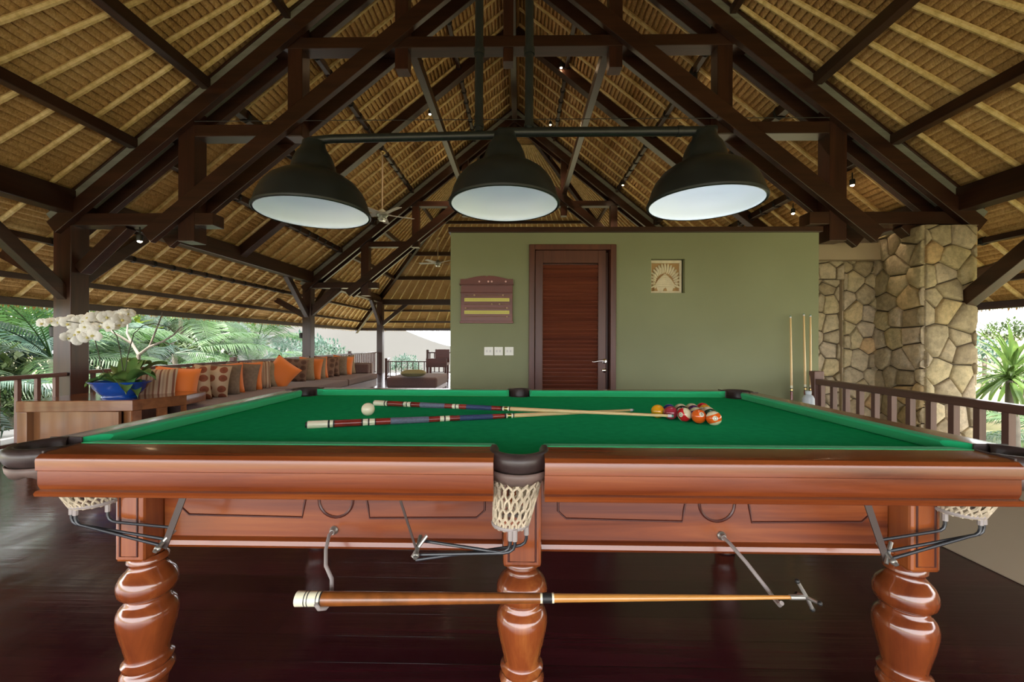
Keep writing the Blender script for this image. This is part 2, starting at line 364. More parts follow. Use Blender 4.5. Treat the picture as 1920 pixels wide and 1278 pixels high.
# purlins: (half distance, width, height, name of the place)
PUR = [(6.42, .09, .10, 'lowest one at the eave'), (6.08, .07, .07, 'second one up from the eave'), (5.58, .07, .07, 'third one up from the eave'),
       (4.27, .10, .11, 'first one above the post beam'), (3.43, .10, .12, 'second one above the post beam'), (2.5, .07, .08, 'third one above the post beam'), (.97, .06, .07, 'highest one beside the ridge')]
def lash(par, pts, r):
    "rope lashings round the beam where poles cross"
    mb = MB()
    for c, d in pts:
        x, y, dd = frame(Vector(d))
        for o_ in (-.014, 0, .014):
            mb.tube([Vector(c)+dd*o_+(x*math.cos(a)+y*math.sin(a))*r for a in [2*math.pi*q/8 for q in range(9)]], .006, 5, False)
    tag(mb.build('rope_lashing', M['black'], par, smooth=True), kind='stuff')
for d, wd, ht, place in PUR:
    z = ZT-KS*d-.085-ht/2
    for sgn, side in ((-1, 'left'), (1, 'right')):
        o = MB().beam((XC+sgn*d, Y1-d, z), (XC+sgn*d, Y2+d, z), wd, ht).build('purlin', M['beamY'], bevel=.006)
        tag(o, 'dark purlin on the %s roof slope, %s' % (side, place), 'roof beam', 'purlins under the thatch')
        if d < 6:
            lash(o, [((XC+sgn*d, Y1+sp/2+sp*k, z), (0, 1, 0)) for k in range(15)], max(wd, ht)*.66)
    if d > 2:
        o = MB().beam((XC-d, Y2+d, z), (XC+d, Y2+d, z), wd, ht).build('purlin', M['beamX'], bevel=.006)
        tag(o, 'dark purlin across the far roof end, %s' % place.replace('just outside the posts', 'outside the far post'), 'roof beam', 'purlins under the thatch')
# hip rafters and ridge
for sx, nm in ((-1, 'left'), (1, 'right')):
    o = MB().beam((XC+sx*6.5, Y2+6.5, ZT-KS*6.5-.16), (XC, Y2, ZT-.16), .10, .16).build('hip_rafter', M['beamX'], bevel=.006)
    tag(o, 'dark hip rafter climbing from the far %s corner post to the ridge' % nm, 'roof beam', 'hip rafters')
    o = MB().beam((XC+sx*6.5, Y1-6.5, ZT-KS*6.5-.16), (XC, Y1, ZT-.16), .10, .16).build('hip_rafter', M['beamX'], bevel=.006)
    tag(o, 'dark hip rafter climbing over the viewer from the near %s roof corner' % nm, 'roof beam', 'hip rafters')
o = MB().beam((XC, Y1-.2, ZT-.34), (XC, Y2+.2, ZT-.34), .12, .22).build('ridge_beam', M['beamY'], bevel=.006)
tag(o, 'long dark ridge beam along the top of the roof', 'roof beam')
for sx, nm in ((-1, 'left'), (1, 'right')):
    o = MB().beam((XC+sx*1.22, Y1, 4.83), (XC+sx*1.22, Y2, 4.83), .10, .14).build('tie_rail', M['beamY'], bevel=.006)
    tag(o, 'slim timber joining both roof trusses high up, %s of the ridge' % nm, 'roof beam', 'upper tie timbers')

# trusses
def truss(Y, lab):
    t = empty('roof_truss', (XC, Y, 2.5)); tag(t, lab, 'roof truss', 'stepped timber roof trusses')
    def bm(name, a, b, wx, wy, m='beamX', Yo=0, up=(0, 0, 1)):
        return MB().beam((XC+a[0], Y+Yo, a[1]), (XC+b[0], Y+Yo, b[1]), wx, wy, up).build(name, M[m], t, bevel=.005)
    tz = lambda d, b0: b0-.81*d
    for sg in (-1, 1):
        for Yo in (-.13, .13):
            bm('principal_rafter', (sg*5.2, tz(5.2, 6.655)), (sg*.03, tz(.03, 6.655)), .07, .16, Yo=Yo)
            bm('lower_rafter', (sg*4.10, tz(4.10, 5.66)), (sg*.03, tz(.03, 5.66)), .07, .17, Yo=Yo)
        bm('cover_board', (sg*5.25, tz(5.25, 6.81)), (sg*.03, tz(.03, 6.81)), .27, .12, 'soffit'); bm('top_batten', (sg*5.25, tz(5.25, 6.90)), (sg*.03, tz(.03, 6.90)), .29, .03)
        bm('stud', (sg*3.69, 2.30), (sg*3.69, 3.86), .19, .19, 'beamZ', up=(0, 1, 0))
        bm('stud', (sg*2.44, 3.50), (sg*2.44, 4.86), .17, .17, 'beamZ', up=(0, 1, 0))
        bm('stud', (sg*1.22, 4.27), (sg*1.22, 5.80), .15, .15, 'beamZ', up=(0, 1, 0))
        bm('tie', (sg*5.25, 2.555), (sg*3.38, 2.555), .18, .14)
        bm('tie', (sg*3.98, 3.57), (sg*2.36, 3.57), .18, .135)
        bm('knee_brace', (sg*5.0, 1.98), (sg*4.45, 2.50), .12, .12)
    bm('tie', (-2.74, 4.565), (2.74, 4.565), .18, .125)
    bm('king_post', (0, 4.35), (0, 6.75), .115, .14, 'beamZ', up=(0, 1, 0))
    return t
truss(Y1, 'stepped dark timber roof truss standing nearest, just behind the lamps')
truss(Y2, 'smaller-looking dark roof truss farther back, its foot above the bench')
for yy, nm in (((Y1+Y2)/2, 'halfway between the two trusses'),):
    for sg, sd in ((-1, 'left'), (1, 'right')):
        o = MB().beam((XC+sg*5.1, yy, ZT-KS*5.1-.19), (XC+sg*.05, yy, ZT-KS*.05-.19), .16, .16).build('common_rafter', M['beamX'], bevel=.006)
        tag(o, 'thick dark rafter on the %s slope %s' % (sd, nm), 'roof beam', 'middle rafters')
# plate beams
for sg, sd in ((-1, 'left'), (1, 'right')):
    o = MB().beam((XC+sg*HB, Y1-5.0, 2.74), (XC+sg*HB, Y2+5.0, 2.74), .19, .26).build('plate_beam', M['beamY'], bevel=.008)
    tag(o, 'long heavy dark beam lying on the %s row of posts' % sd, 'roof beam', 'beams on the posts')
    for q in (.55, 1.1):
        pass
o = MB().beam((XC-HB, Y2+HB-.1, 2.62), (XC+HB, Y2+HB-.1, 2.62), .18, .20).build('plate_beam', M['beamX'], bevel=.008)
tag(o, 'heavy dark beam crossing the far open end at post height', 'roof beam')
# posts
def post(x, y, lab, braces, w_=.21):
    t = empty('timber_post', (x, y, 0)); tag(t, lab, 'post', 'roof posts')
    MB().box((x-w_/2, y-w_/2, 0), (x+w_/2, y+w_/2, 2.62)).build('shaft', M['beamZ'], t, bevel=.008)
    for (dx, dy, dz0, dz1, k) in braces:
        MB().beam((x, y, dz0), (x+dx, y+dy, dz1), .11, .13).build('brace', M['beamY'], t, bevel=.006)
XL = XC-HB; XR = XC+HB
post(XL-.1, Y1, 'thick dark square post nearest on the left, behind the orchid', [(0, -1.15, 1.62, 2.66, 0), (0, 1.0, 1.80, 2.66, 0), (-.85, 0, 1.75, 2.22, 0)])
post(XL-.1, Y2, 'square post in the middle of the bench side, behind the cushions', [(0, -1.0, 1.75, 2.66, 0), (0, 1.0, 1.75, 2.66, 0), (.8, 0, 1.8, 2.48, 0), (-.85, 0, 1.75, 2.22, 0)])
post(XL+.05, Y2+HB-.1, 'farthest square post, at the corner of the open far end', [(0, -1.0, 1.75, 2.64, 0), (1.0, 0, 1.75, 2.58, 0)])
post(XR+.1, Y2, 'square post of the far right, hidden behind the green room', [(0, -1.0, 1.75, 2.66, 0)])
post(XR-.05, Y2+HB-.1, 'square post at the far right corner beyond the green room', [(0, -1.0, 1.75, 2.64, 0)])
o = MB().beam((XR, 4.65, 1.62), (XR, 3.3, 2.66), .13, .15).build('brace', M['beamY'], bevel=.006)
tag(o, 'dark diagonal brace rising from the stone pillar to the roof beam', 'brace')
o = MB().beam((XR+.12, Y1-.05, 1.9), (XR+1.1, Y1-.05, 2.2), .11, .13).build('brace', M['beamX'], bevel=.006)
tag(o, 'short dark brace reaching outward under the eave from the stone pillar', 'brace')

for px, py, yy, nm in ((118, 621, Y1-.02, 'nearest'), (579, 629, Y2-.02, 'middle')):
    p_ = P(px, py, Y=yy); x1_ = XL-.1-.105
    o = MB().lathe([(-.07, .02), (-.06, .05), (.05, .055), (.07, .03)], (x1_-.062, yy, p_.z), 14).box((x1_-.02, yy-.015, p_.z-.02), (x1_, yy+.015, p_.z+.02)).build('post_light', M['black'], smooth=True); tag(o, 'small black fixture on the outer side of the %s left post' % nm, 'outdoor light')
# ------------------------------------------------------------------ green room
def holed(mb, x0, x1, z0, z1, y0, y1, holes):
    xs = sorted({x0, x1}|{h[0] for h in holes}|{h[1] for h in holes}); zs = sorted({z0, z1}|{h[2] for h in holes}|{h[3] for h in holes})
    for i in range(len(xs)-1):
        for j in range(len(zs)-1):
            cx = (xs[i]+xs[i+1])/2; cz = (zs[j]+zs[j+1])/2
            if any(h[0] < cx < h[1] and h[2] < cz < h[3] for h in holes): continue
            mb.box((xs[i], y0, zs[j]), (xs[i+1], y1, zs[j+1]))
WY = 4.0; GX0, GX1, GZ = -.667, 2.838, 2.205
DX0, DX1, DZ = .089, .921, 2.09
NA, NB = P(1221, 485, Y=WY), P(1284, 549, Y=WY)
g = MB(); holed(g, GX0, GX1, 0, GZ, WY, WY+.12, [(DX0+.02, DX1-.02, 0, DZ-.02), (NA.x, NB.x, NB.z, NA.z)])
g.box((GX0, WY+.12, 0), (GX0+.12, WY+3.2, GZ)); g.box((GX1-.12, WY+.12, 0), (GX1, WY+3.2, GZ)); g.box((GX0, WY+3.2, 0), (GX1, WY+3.32, GZ))
g.box((NA.x-.02, WY+.12, NB.z-.02), (NB.x+.02, WY+.14, NA.z+.02))
S(g.build('wall_back', M['wallgreen']))
S(MB().box((GX0-.02, WY-.03, GZ), (GX1+.02, WY+3.34, GZ+.05)).build('trim_1', M['beamX'], bevel=.004))
# door
d = S(MB().box((DX0+.11, WY+.075, 0.004), (DX1-.06, WY+.11, DZ-.06)).build('door_1', M['doorwood']))
fr = MB(); 
for a, b in (((DX0, WY-.025, 0), (DX0+.055, WY+.12, DZ)), ((DX1-.055, WY-.025, 0), (DX1, WY+.12, DZ)), ((DX0+.055, WY-.025, DZ-.05), (DX1-.055, WY+.12, DZ))): fr.box(a, b)
fr.build('door_frame', M['doorwood'], d, bevel=.006)
lx0, lx1 = DX0+.06, DX1-.09
st = MB()
st.box((lx0, WY+.02, 0.005), (lx0+.075, WY+.075, DZ-.05)); st.box((lx1-.075, WY+.02, 0.005), (lx1, WY+.075, DZ-.05)); st.box((lx0+.075, WY+.02, DZ-.17), (lx1-.075, WY+.075, DZ-.05)); st.box((lx0+.075, WY+.02, 0.005), (lx1-.075, WY+.075, .16))
st.build('door_leaf', M['doorwood'], d, bevel=.004)
lv = MB(); z = .19
while z < DZ-.19:
    lv.cbox(((lx0+lx1)/2, WY+.048, z), (lx1-lx0-.15, .046, .009), Matrix.Rotation(R(-42), 3, 'X')); z += .0385
lv.build('louvre_panel', M['louvre'], d)
hz = P(1130, 677, Y=WY).z; hx = P(1138, 677, Y=WY).x-.02
h = MB(); h.lathe([(0, .024), (.012, .024), (.016, .012), (.045, .011)], (hx, WY+.02, hz), 16, (0, -1, 0))
h.tube([(hx, WY-.025, hz), (hx-.03, WY-.03, hz+.006), (hx-.07, WY-.03, hz+.002), (hx-.11, WY-.028, hz-.006), (hx-.125, WY-.022, hz-.002)], [.009, .009, .008, .007, .006], 10)
h.build('door_handle', M['chrome'], d, smooth=True)
MB().lathe([(0, .022), (.010, .022), (.014, .016), (.02, .008)], (hx, WY+.02, hz-.088), 16, (0, -1, 0)).build('lock', M['chrome'], d, smooth=True)
# carved stone tile in its niche
t = empty('carved_panel', ((NA.x+NB.x)/2, WY+.05, NB.z)); tag(t, 'small cream carved stone tile with radiating leaves, recessed in the green wall', 'wall carving')
cx0, cx1, cz0, cz1 = NA.x+.002, NB.x-.012, NB.z+.002, NA.z-.004; cyf = WY+.045
MB().box((cx0, cyf+.02, cz0), (cx1, WY+.12, cz1)).build('back_plate', M['ochre'], t)
b_ = .022; f = MB()
for a, b in (((cx0, cyf, cz0), (cx1, cyf+.03, cz0+b_)), ((cx0, cyf, cz1-b_*1.3), (cx1, cyf+.03, cz1)), ((cx0, cyf, cz0+b_), (cx0+b_*.7, cyf+.03, cz1-b_)), ((cx1-b_, cyf, cz0+b_), (cx1, cyf+.03, cz1-b_))): f.box(a, b)
f.build('border', M['cream'], t, bevel=.003)
f = MB(); mx = (cx0+cx1)/2-.005; H_ = cz1-cz0; W_ = cx1-cx0
apx = (mx, cz0+H_*.62)
for k in range(19):      # leaves fanned round the pointed arch
    a = R(-15+210*k/18); ca, sa = math.cos(a), math.sin(a)
    r0, r1 = H_*.22, H_*.47
    zc = cz0+H_*.33
    p0 = (mx+ca*r0*1.25, zc+sa*r0*1.25); p1 = (mx+ca*r1, zc+sa*r1*1.20)
    p1 = (min(max(p1[0], cx0+b_*.7), cx1-b_), min(max(p1[1], cz0+b_), cz1-b_*1.3)); 
    f.tube([(p0[0], cyf+.018, p0[1]), ((p0[0]+p1[0])/2, cyf+.006, (p0[1]+p1[1])/2), (p1[0], cyf+.014, p1[1])], [.007, .0135, .008], 8)
f.build('carved_leaves', M['cream'], t, smooth=True)
f = MB()
arch = [(mx-W_*.36, cz0+.02), (mx-W_*.33, cz0+H_*.25), (mx-W_*.22, cz0+H_*.42), (mx, apx[1]), (mx+W_*.22, cz0+H_*.42), (mx+W_*.33, cz0+H_*.25), (mx+W_*.37, cz0+.02)]
f.prism([(x_, cyf+.012, z_) for x_, z_ in arch], (0, .012, 0))
for k in range(6): 
    zz = cz0+H_*(.18+.065*k); ww = W_*(.27-.028*k)
    f.tube([(mx-ww, cyf+.010, zz+.004), (mx, cyf+.006, zz+.012), (mx+ww, cyf+.010, zz+.004)], .004, 6)
f.build('arch', M['cream'], t, smooth=True)
f = MB(); f.tube([(x_, cyf+.008, z_) for x_, z_ in arch], .0035, 6)
for bx_ in (-.7, 0, .7):
    f.prism([(mx+bx_*W_*.42-.018, cyf+.004, cz0+b_), (mx+bx_*W_*.42-.006, cyf+.004, cz0+b_+.03), (mx+bx_*W_*.42, cyf+.004, cz0+b_+.018), (mx+bx_*W_*.42+.008, cyf+.004, cz0+b_+.036), (mx+bx_*W_*.42+.02, cyf+.004, cz0+b_)], (0, .01, 0))
f.build('painted_trim', M['ochre'], t)
# score board
A, B = P(864, 521, Y=WY), P(962, 604, Y=WY)
t = empty('score_board', ((A.x+B.x)/2, WY, B.z)); tag(t, 'dark red wooden snooker score board with two yellow strips on the green wall', 'score board')
ax, bx_, az, bz = A.x, B.x, A.z, B.z; Hh = az-bz; yf = WY-.03
MB().box((ax+.005, yf, bz), (bx_-.005, WY-.001, bz+Hh*.86)).build('backboard', M['boardwood'], t, bevel=.003)
MB().box((ax-.008, yf-.022, bz+Hh*.83), (bx_+.004, WY-.001, bz+Hh*.86)).box((ax, yf-.012, bz+Hh*.65), (bx_-.002, yf+.002, bz+Hh*.67)).box((ax-.002, yf-.015, bz-.012), (bx_+.002, WY-.001, bz+.01)).build('moulding', M['boardwood'], t, bevel=.003)
cr = []
for k in range(33):
    u_ = k/32; x_ = ax+(bx_-ax)*u_; e_ = abs(u_-.5)*2
    hgt = .10+.075*(1-e_)**.6*(1 if e_ > .09 else .93) if e_ < .82 else .085
    hgt = .075+.055*max(0, math.cos(e_*math.pi*.62))-(.012 if e_ < .06 else 0)
    cr.append((x_, yf, bz+Hh*.86+hgt*.6))
MB().prism([(bx_, yf, bz+Hh*.86), (ax, yf, bz+Hh*.86)]+cr, (0, .02, 0)).build('crest', M['boardwood'], t)
n_ = MB()
for u_ in (.36, .53, .595, .86): n_.lathe([(0, .009), (.003, .009)], (ax+(bx_-ax)*u_, yf-.001, bz+Hh*.91), 12, (0, -1, 0))
n_.build('score_window', plain('pale_pink_dots', (.75, .45, .42), .5), t)
for zz in (.50, .22):
    s_ = MB().box((ax+.04, yf-.006, bz+Hh*zz-.016), (bx_-.035, yf, bz+Hh*zz+.016)).build('yellow_strip', M['yellow'], t)
    k_ = MB(); x_ = ax+.05
    while x_ < bx_-.045: k_.box((x_, yf-.0075, bz+Hh*zz-.005), (x_+.004, yf-.006, bz+Hh*zz+.004)); x_ += .0115
    k_.build('scale_mark', plain('olive_print', (.30, .28, .06), .6), s_)
for zz, ms in ((.60, (.22, .88)), (.40, (.62, .80)), (.31, (.02, .97)), (.12, (.97,))):
    MB().tube([(ax+.04, yf-.010, bz+Hh*zz), (bx_-.035, yf-.010, bz+Hh*zz)], .003, 6).build('slide_bar', plain('brass_bar', (.35, .22, .12), .4, metal=.5), t)
    for u_ in ms: MB().sphere((ax+.045+(bx_-ax-.09)*u_, yf-.013, bz+Hh*zz), .009, 10, 6).build('pointer', plain('pointer_brass', (.55, .38, .25), .4), t, smooth=True)
# switches
for x0, x1, nm in ((908, 925, 'leftmost of the three, below the score board'), (927, 943, 'middle one of the three below the score board'), (946.5, 963, 'nearest the door of the three below the score board')):
    a = P(x0, 650, Y=WY); b = P(x1, 666, Y=WY)
    t = MB().box((a.x, WY-.010, b.z), (b.x, WY, a.z)).build('wall_switch', M['white'], bevel=.003)
    tag(t, 'square white wall switch, '+nm, 'switch', 'white wall switches')
    k_ = MB(); cxx = (a.x+b.x)/2; czz = (a.z+b.z)/2
    k_.cbox((cxx-.018, WY-.011, czz), (.014, .006, .022)); k_.cbox((cxx+.014, WY-.011, czz), (.014, .006, .022)); k_.build('rocker', plain('grey_rocker', (.62, .62, .6), .5), t)

# ------------------------------------------------------------------ stone wall and pillar on the right
def stone_face(mb, tones, org, ux, uz, nrm, W, H, size, rng):
    org = Vector(org); ux = Vector(ux); uz = Vector(uz); nrm = Vector(nrm)
    nx = max(1, round(W/size)); nz = max(1, round(H/size)); pts = []
    for j in range(-1, nz+1):
        for i in range(-1, nx+1):
            pts.append(((i+.5+.5*(j % 2)-.25+(rng.random()-.5)*.75)*W/nx, (j+.5+(rng.random()-.5)*.75)*H/nz))
    for a, p in enumerate(pts):
        poly = [(0, 0), (W, 0), (W, H), (0, H)]
        for b, q in enumerate(pts):
            if a == b or abs(p[0]-q[0])+abs(p[1]-q[1]) > 4*size: continue
            mx_, mz_ = (p[0]+q[0])/2, (p[1]+q[1])/2; dx, dz = q[0]-p[0], q[1]-p[1]; L = math.hypot(dx, dz) or 1; dx /= L; dz /= L
            mx_ -= dx*.006; mz_ -= dz*.006
            out = []
            for i in range(len(poly)):
                c0, c1 = poly[i], poly[(i+1) % len(poly)]
                s0 = (c0[0]-mx_)*dx+(c0[1]-mz_)*dz; s1 = (c1[0]-mx_)*dx+(c1[1]-mz_)*dz
                if s0 <= 0: out.append(c0)
                if s0*s1 < 0: t_ = s0/(s0-s1); out.append((c0[0]+(c1[0]-c0[0])*t_, c0[1]+(c1[1]-c0[1])*t_))
            poly = out
            if len(poly) < 3: break
        if len(poly) < 3: continue
        cx_ = sum(q[0] for q in poly)/len(poly); cz_ = sum(q[1] for q in poly)/len(poly); hh = .02+rng.random()*.022
        rings = [(1.0, -.01), (.97, hh*.55), (.86, hh*.92), (.5, hh+rng.random()*.008)]; b0 = len(mb.v); n = len(poly); f0 = len(mb.f)
        for s_, h_ in rings:
            for q in poly: 
                mb.v.append(tuple(org+ux*(cx_+(q[0]-cx_)*s_)+uz*(cz_+(q[1]-cz_)*s_)+nrm*(h_+(rng.random()-.5)*.007)))
        for r_ in range(len(rings)-1):
            for k in range(n): mb.f.append([b0+r_*n+k, b0+r_*n+(k+1) % n, b0+(r_+1)*n+(k+1) % n, b0+(r_+1)*n+k]); mb.mi.append(0)
        mb.f.append([b0+(len(rings)-1)*n+k for k in range(n)]); mb.mi.append(0)
        tones.append((f0, len(mb.f), rng.random()))
def stone_obj(name, faces, core, seed):
    mb = MB(); tones = []; rng = random.Random(seed)
    for f_ in faces: stone_face(mb, tones, *f_, rng)
    c0 = len(mb.f); mb.cm = 1
    for a, b in core: mb.box(a, b)
    o = mb.build(name, [M['stone'], M['mortar']], smooth=True, angle=65)
    at = o.data.attributes.new('tone', 'FLOAT', 'FACE'); vals = [.5]*len(o.data.polygons)
    if len(vals) == len(mb.f):
        for a, b, t_ in tones:
            for k in range(a, b): vals[k] = t_
    at.data.foreach_set('value', vals); return S(o)
PX0, PX1 = P(1733, 600, Y=4.62).x, P(1827, 600, Y=4.62).x; SY = 5.25; WX0 = P(1580, 600, Y=SY).x; WX00 = 3.2
stone_obj('wall_pillar', [((PX0, 4.62, -.6), (1,0,0), (0,0,1), (0,-1,0), PX1-PX0, 3.05, .215), ((PX0, SY+.1, -.6), (0,-1,0), (0,0,1), (-1,0,0), SY+.1-4.62, 3.05, .215), ((PX1, 4.62, -.6), (0,1,0), (0,0,1), (1,0,0), .7, 3.05, .215)],
          [((PX0+.004, 4.624, -.6), (PX1-.004, 5.35, 2.45))], 3)
ZL = P(1650, 490, Y=SY).z
stone_obj('wall_right', [((WX0, SY, -.6), (1,0,0), (0,0,1), (0,-1,0), PX0-WX0+.02, ZL+.6, .185), ((WX00, SY, P(1560, 524, Y=SY).z), (1,0,0), (0,0,1), (0,-1,0), WX0-WX00, ZL-P(1560, 524, Y=SY).z, .23),
          ((WX00, SY+.07, -.6), (1,0,0), (0,0,1), (0,-1,0), WX0-WX00, 2.7, .2)],
          [((WX0+.004, SY+.004, -.6), (PX0+.05, SY+.3, ZL)), ((WX00, SY+.004, P(1560, 524, Y=SY).z), (WX0+.004, SY+.3, ZL)), ((WX00, SY+.074, -.6), (WX0+.004, SY+.4, 2.1))], 11)
S(MB().box((WX0-.005, SY+.002, -.6), (WX0+.012, SY+.09, P(1560, 524, Y=SY).z)).build('wall_reveal', M['beige']))
S(MB().box((2.9, SY-.12, ZL), (PX0+.02, SY+.32, P(1600, 455, Y=SY-.12).z)).build('wall_lintel', M['beige'], bevel=.006))
S(MB().box((2.9, SY-.06, P(1600, 455, Y=SY-.12).z), (PX0+.02, SY+.26, 2.5)).build('trim_2', plain('grey_fascia', (.20, .15, .12), .6), bevel=.004))
# low plaster plinth beside the table
S(MB().box((2.40, -1.6, 0), (2.84, 3.98, .45)).build('wall_plinth', M['beige'], bevel=.01))
# ------------------------------------------------------------------ railings
def railing(p, q, top, label, n_gap=.155, newels=(0, 1), nh=.08, bot=.07, hand=(.075, .045), bw=.036, z0=0, nw=.085, group='dark timber railings', rm='railwoodY'):
    p = Vector((p[0], p[1], z0)); q = Vector((q[0], q[1], z0)); L = (q-p).length; d = (q-p)/L
    t = empty('railing', p); tag(t, label, 'railing', group); rot = Matrix.Rotation(math.atan2(d.y, d.x), 3, 'Z')
    c = (p+q)/2; rx = M[rm]
    MB().cbox((c.x, c.y, z0+top-hand[1]/2), (L, hand[0], hand[1]), rot).build('handrail', rx, t, bevel=.008)
    MB().cbox((c.x, c.y, z0+bot), (L, .045, .035), rot).build('bottom_rail', rx, t)
    for u in newels:
        a = p.lerp(q, u); MB().cbox((a.x, a.y, z0+(top+nh)/2), (nw, nw, top+nh), rot).build('newel_post', M['railwoodZ'], t, bevel=.006)
    n = max(1, int(L/n_gap))
    for k in range(n):
        a = p.lerp(q, (k+.5)/n)
        if any(abs((k+.5)/n-u)*L < .06 for u in newels): continue
        MB().cbox((a.x, a.y, z0+(bot+top)/2), (bw, bw, top-bot-.02), rot).build('baluster', M['railwoodZ'], t)
    return t
railing((2.72, 3.86), (2.58, .6), .83, 'dark railing on the right, running past the stone pillar', .147, (0,), .07, .47, hand=(.07, .05), z0=0)
RX = XL-.05
railing((RX, 2.2), (RX, Y1-.12), .79, 'short dark railing at the far left edge, ending at the nearest post', .17, (), .0, .08)
railing((RX, Y1+.12), (RX, 7.5), .80, 'left railing behind the nearer cushions of the bench', .155, (1,), .07)
railing((RX, 7.62), (RX, Y2-.12), .80, 'left railing behind the farther cushions, up to the middle post', .155, (), .07)
railing((RX, Y2+.12), (RX, 12.7), .80, 'left railing just beyond the middle post', .155, (1,), .07)
railing((RX, 12.8), (RX, 15.0), .80, 'left railing running to the farthest post', .155, (), .07)
A = P(721, 680, Y=14.6); B = P(737, 676, Y=14.2)
railing((A.x, 15.1), (B.x+.02, 13.4), .58, 'short low railing turning at the stairhead beyond the farthest post', .12, (1,), .05, .05)
railing((B.x+.06, 13.4), (P(801, 678, Y=13.4).x, 13.4), .54, 'low thin railing across the far opening behind the ottoman', .165, (), 0, .05, bw=.024, hand=(.05, .03), rm='railwoodZ')
railing((P(802, 660, Y=15.1).x, 15.1), (1.5, 15.1), .80, 'dark railing at the far end, partly hidden by the green wall', .165, (0,), .08)

# ------------------------------------------------------------------ the billiard table
TOP = .865; BED = TOP-.038; TY = 1.82
NX, NY0, NY1 = 1.255, 1.180, 2.462            # cushion noses
T = empty('billiard_table', (0, TY, 0)); tag(T, 'large polished red wood billiard table with green cloth and turned legs', 'billiard table')
# slate and cloth, notched for the six pockets
def bedpoly():
    pts = []; r = .062
    def arc(cx, cy, a0, a1, n=10, r=r): 
        for k in range(n+1): a = R(a0+(a1-a0)*k/n); pts.append((cx+r*math.cos(a), cy+r*math.sin(a)))
    x0, x1, y0, y1 = -NX-.03, NX+.03, NY0-.03, NY1+.03
    arc(x0, y0, 90, 0); arc(0, y0-.025, 155, 25); arc(x1, y0, 180, 90); arc(x1, y1, 270, 180); arc(0, y1+.025, 335, 205); arc(x0, y1, 0, -90)
    return pts
bp = bedpoly(); n = len(bp)
m_ = MB(); m_.add([(x, y, BED) for x, y in bp]+[(x, y, BED-.05) for x, y in bp], [tuple(range(n)), tuple(range(n, 2*n))[::-1]]+[(i, n+i, n+(i+1) % n, (i+1) % n) for i in range(n)])
m_.build('playing_bed', M['felt'], T)
# rail and cushion profiles, o = distance inwards from the outer face
RP = [(.112, TOP), (.030, TOP-.001), (.012, TOP-.004), (.002, TOP-.012), (0, TOP-.018), (.001, TOP-.043), (.006, TOP-.046), (.006, TOP-.080), (.010, TOP-.090), (.012, TOP-.094), (.001, TOP-.096), (-.003, TOP-.101), (-.001, TOP-.108), (.010, TOP-.113), (.09, TOP-.113), (.112, TOP-.07)]
CP = [(.112, TOP+.001), (.140, TOP+.002), (.148, TOP), (.152, TOP-.006), (.148, TOP-.014), (.128, TOP-.036), (.112, TOP-.036)]
OUT = .150                                     # outer face to nose
def side(name, prof, side_, a, b, m, mit=(0, 0)):
    "sweep a profile along one side from a to b; mit slants the ends with the inward distance"
    mb = MB(); vs = []
    for e, t_ in ((a, mit[0]), (b, mit[1])):
        for o_, z_ in prof:
            k = e+t_*(o_-.112)
            if side_ == 'N': vs.append((k, NY0-OUT+o_, z_))
            elif side_ == 'F': vs.append((k, NY1+OUT-o_, z_))
            elif side_ == 'L': vs.append((-NX-OUT+o_, k, z_))
            else: vs.append((NX+OUT-o_, k, z_))
    n = len(prof); mb.add(vs, [tuple(range(n)), tuple(range(n, 2*n))[::-1]]+[(i, i+n, (i+1) % n+n, (i+1) % n) for i in range(n)])
    o = mb.build(name, m, T, smooth=True, angle=28); return o
for sd in 'NF':
    for a, b in ((-1.225, -.064), (.064, 1.225)):
        side('rail', RP, sd, a, b, M['tableX'])
        side('cushion', CP, sd, a-(0 if a < -1 else .004), b+(0 if b > 1 else .004), M['feltedge'], ((1.4, -.35) if a < -1 else (.35, -1.4)) )
ya, yb = NY0+.028, NY1-.028
for sd in 'LR':
    side('rail', RP, sd, ya, yb, M['tableY']); side('cushion', CP, sd, ya, yb, M['feltedge'], (1.4, -1.4))
for sx in (-1, 1):
    for yy in (ya, yb):
        s1 = -1 if yy == ya else 1
        MB().box((sx*(NX+.034) if sx > 0 else -(NX+OUT-.02), yy+(0 if s1 > 0 else -.006), TOP-.112), (NX+OUT-.02 if sx > 0 else -(NX+.034), yy+(.006 if s1 > 0 else 0), TOP+.0025)).build('pocket_liner', M['leather'], T, bevel=.002)
for sx in (-1, 1):
    for y0_, y1_ in ((NY0-OUT+.02, NY0-.034), (NY1+.034, NY1+OUT-.02)):
        MB().box((min(sx*1.225, sx*1.231), y0_, TOP-.112), (max(sx*1.225, sx*1.231), y1_, TOP+.0025)).build('pocket_liner', M['leather'], T, bevel=.002)
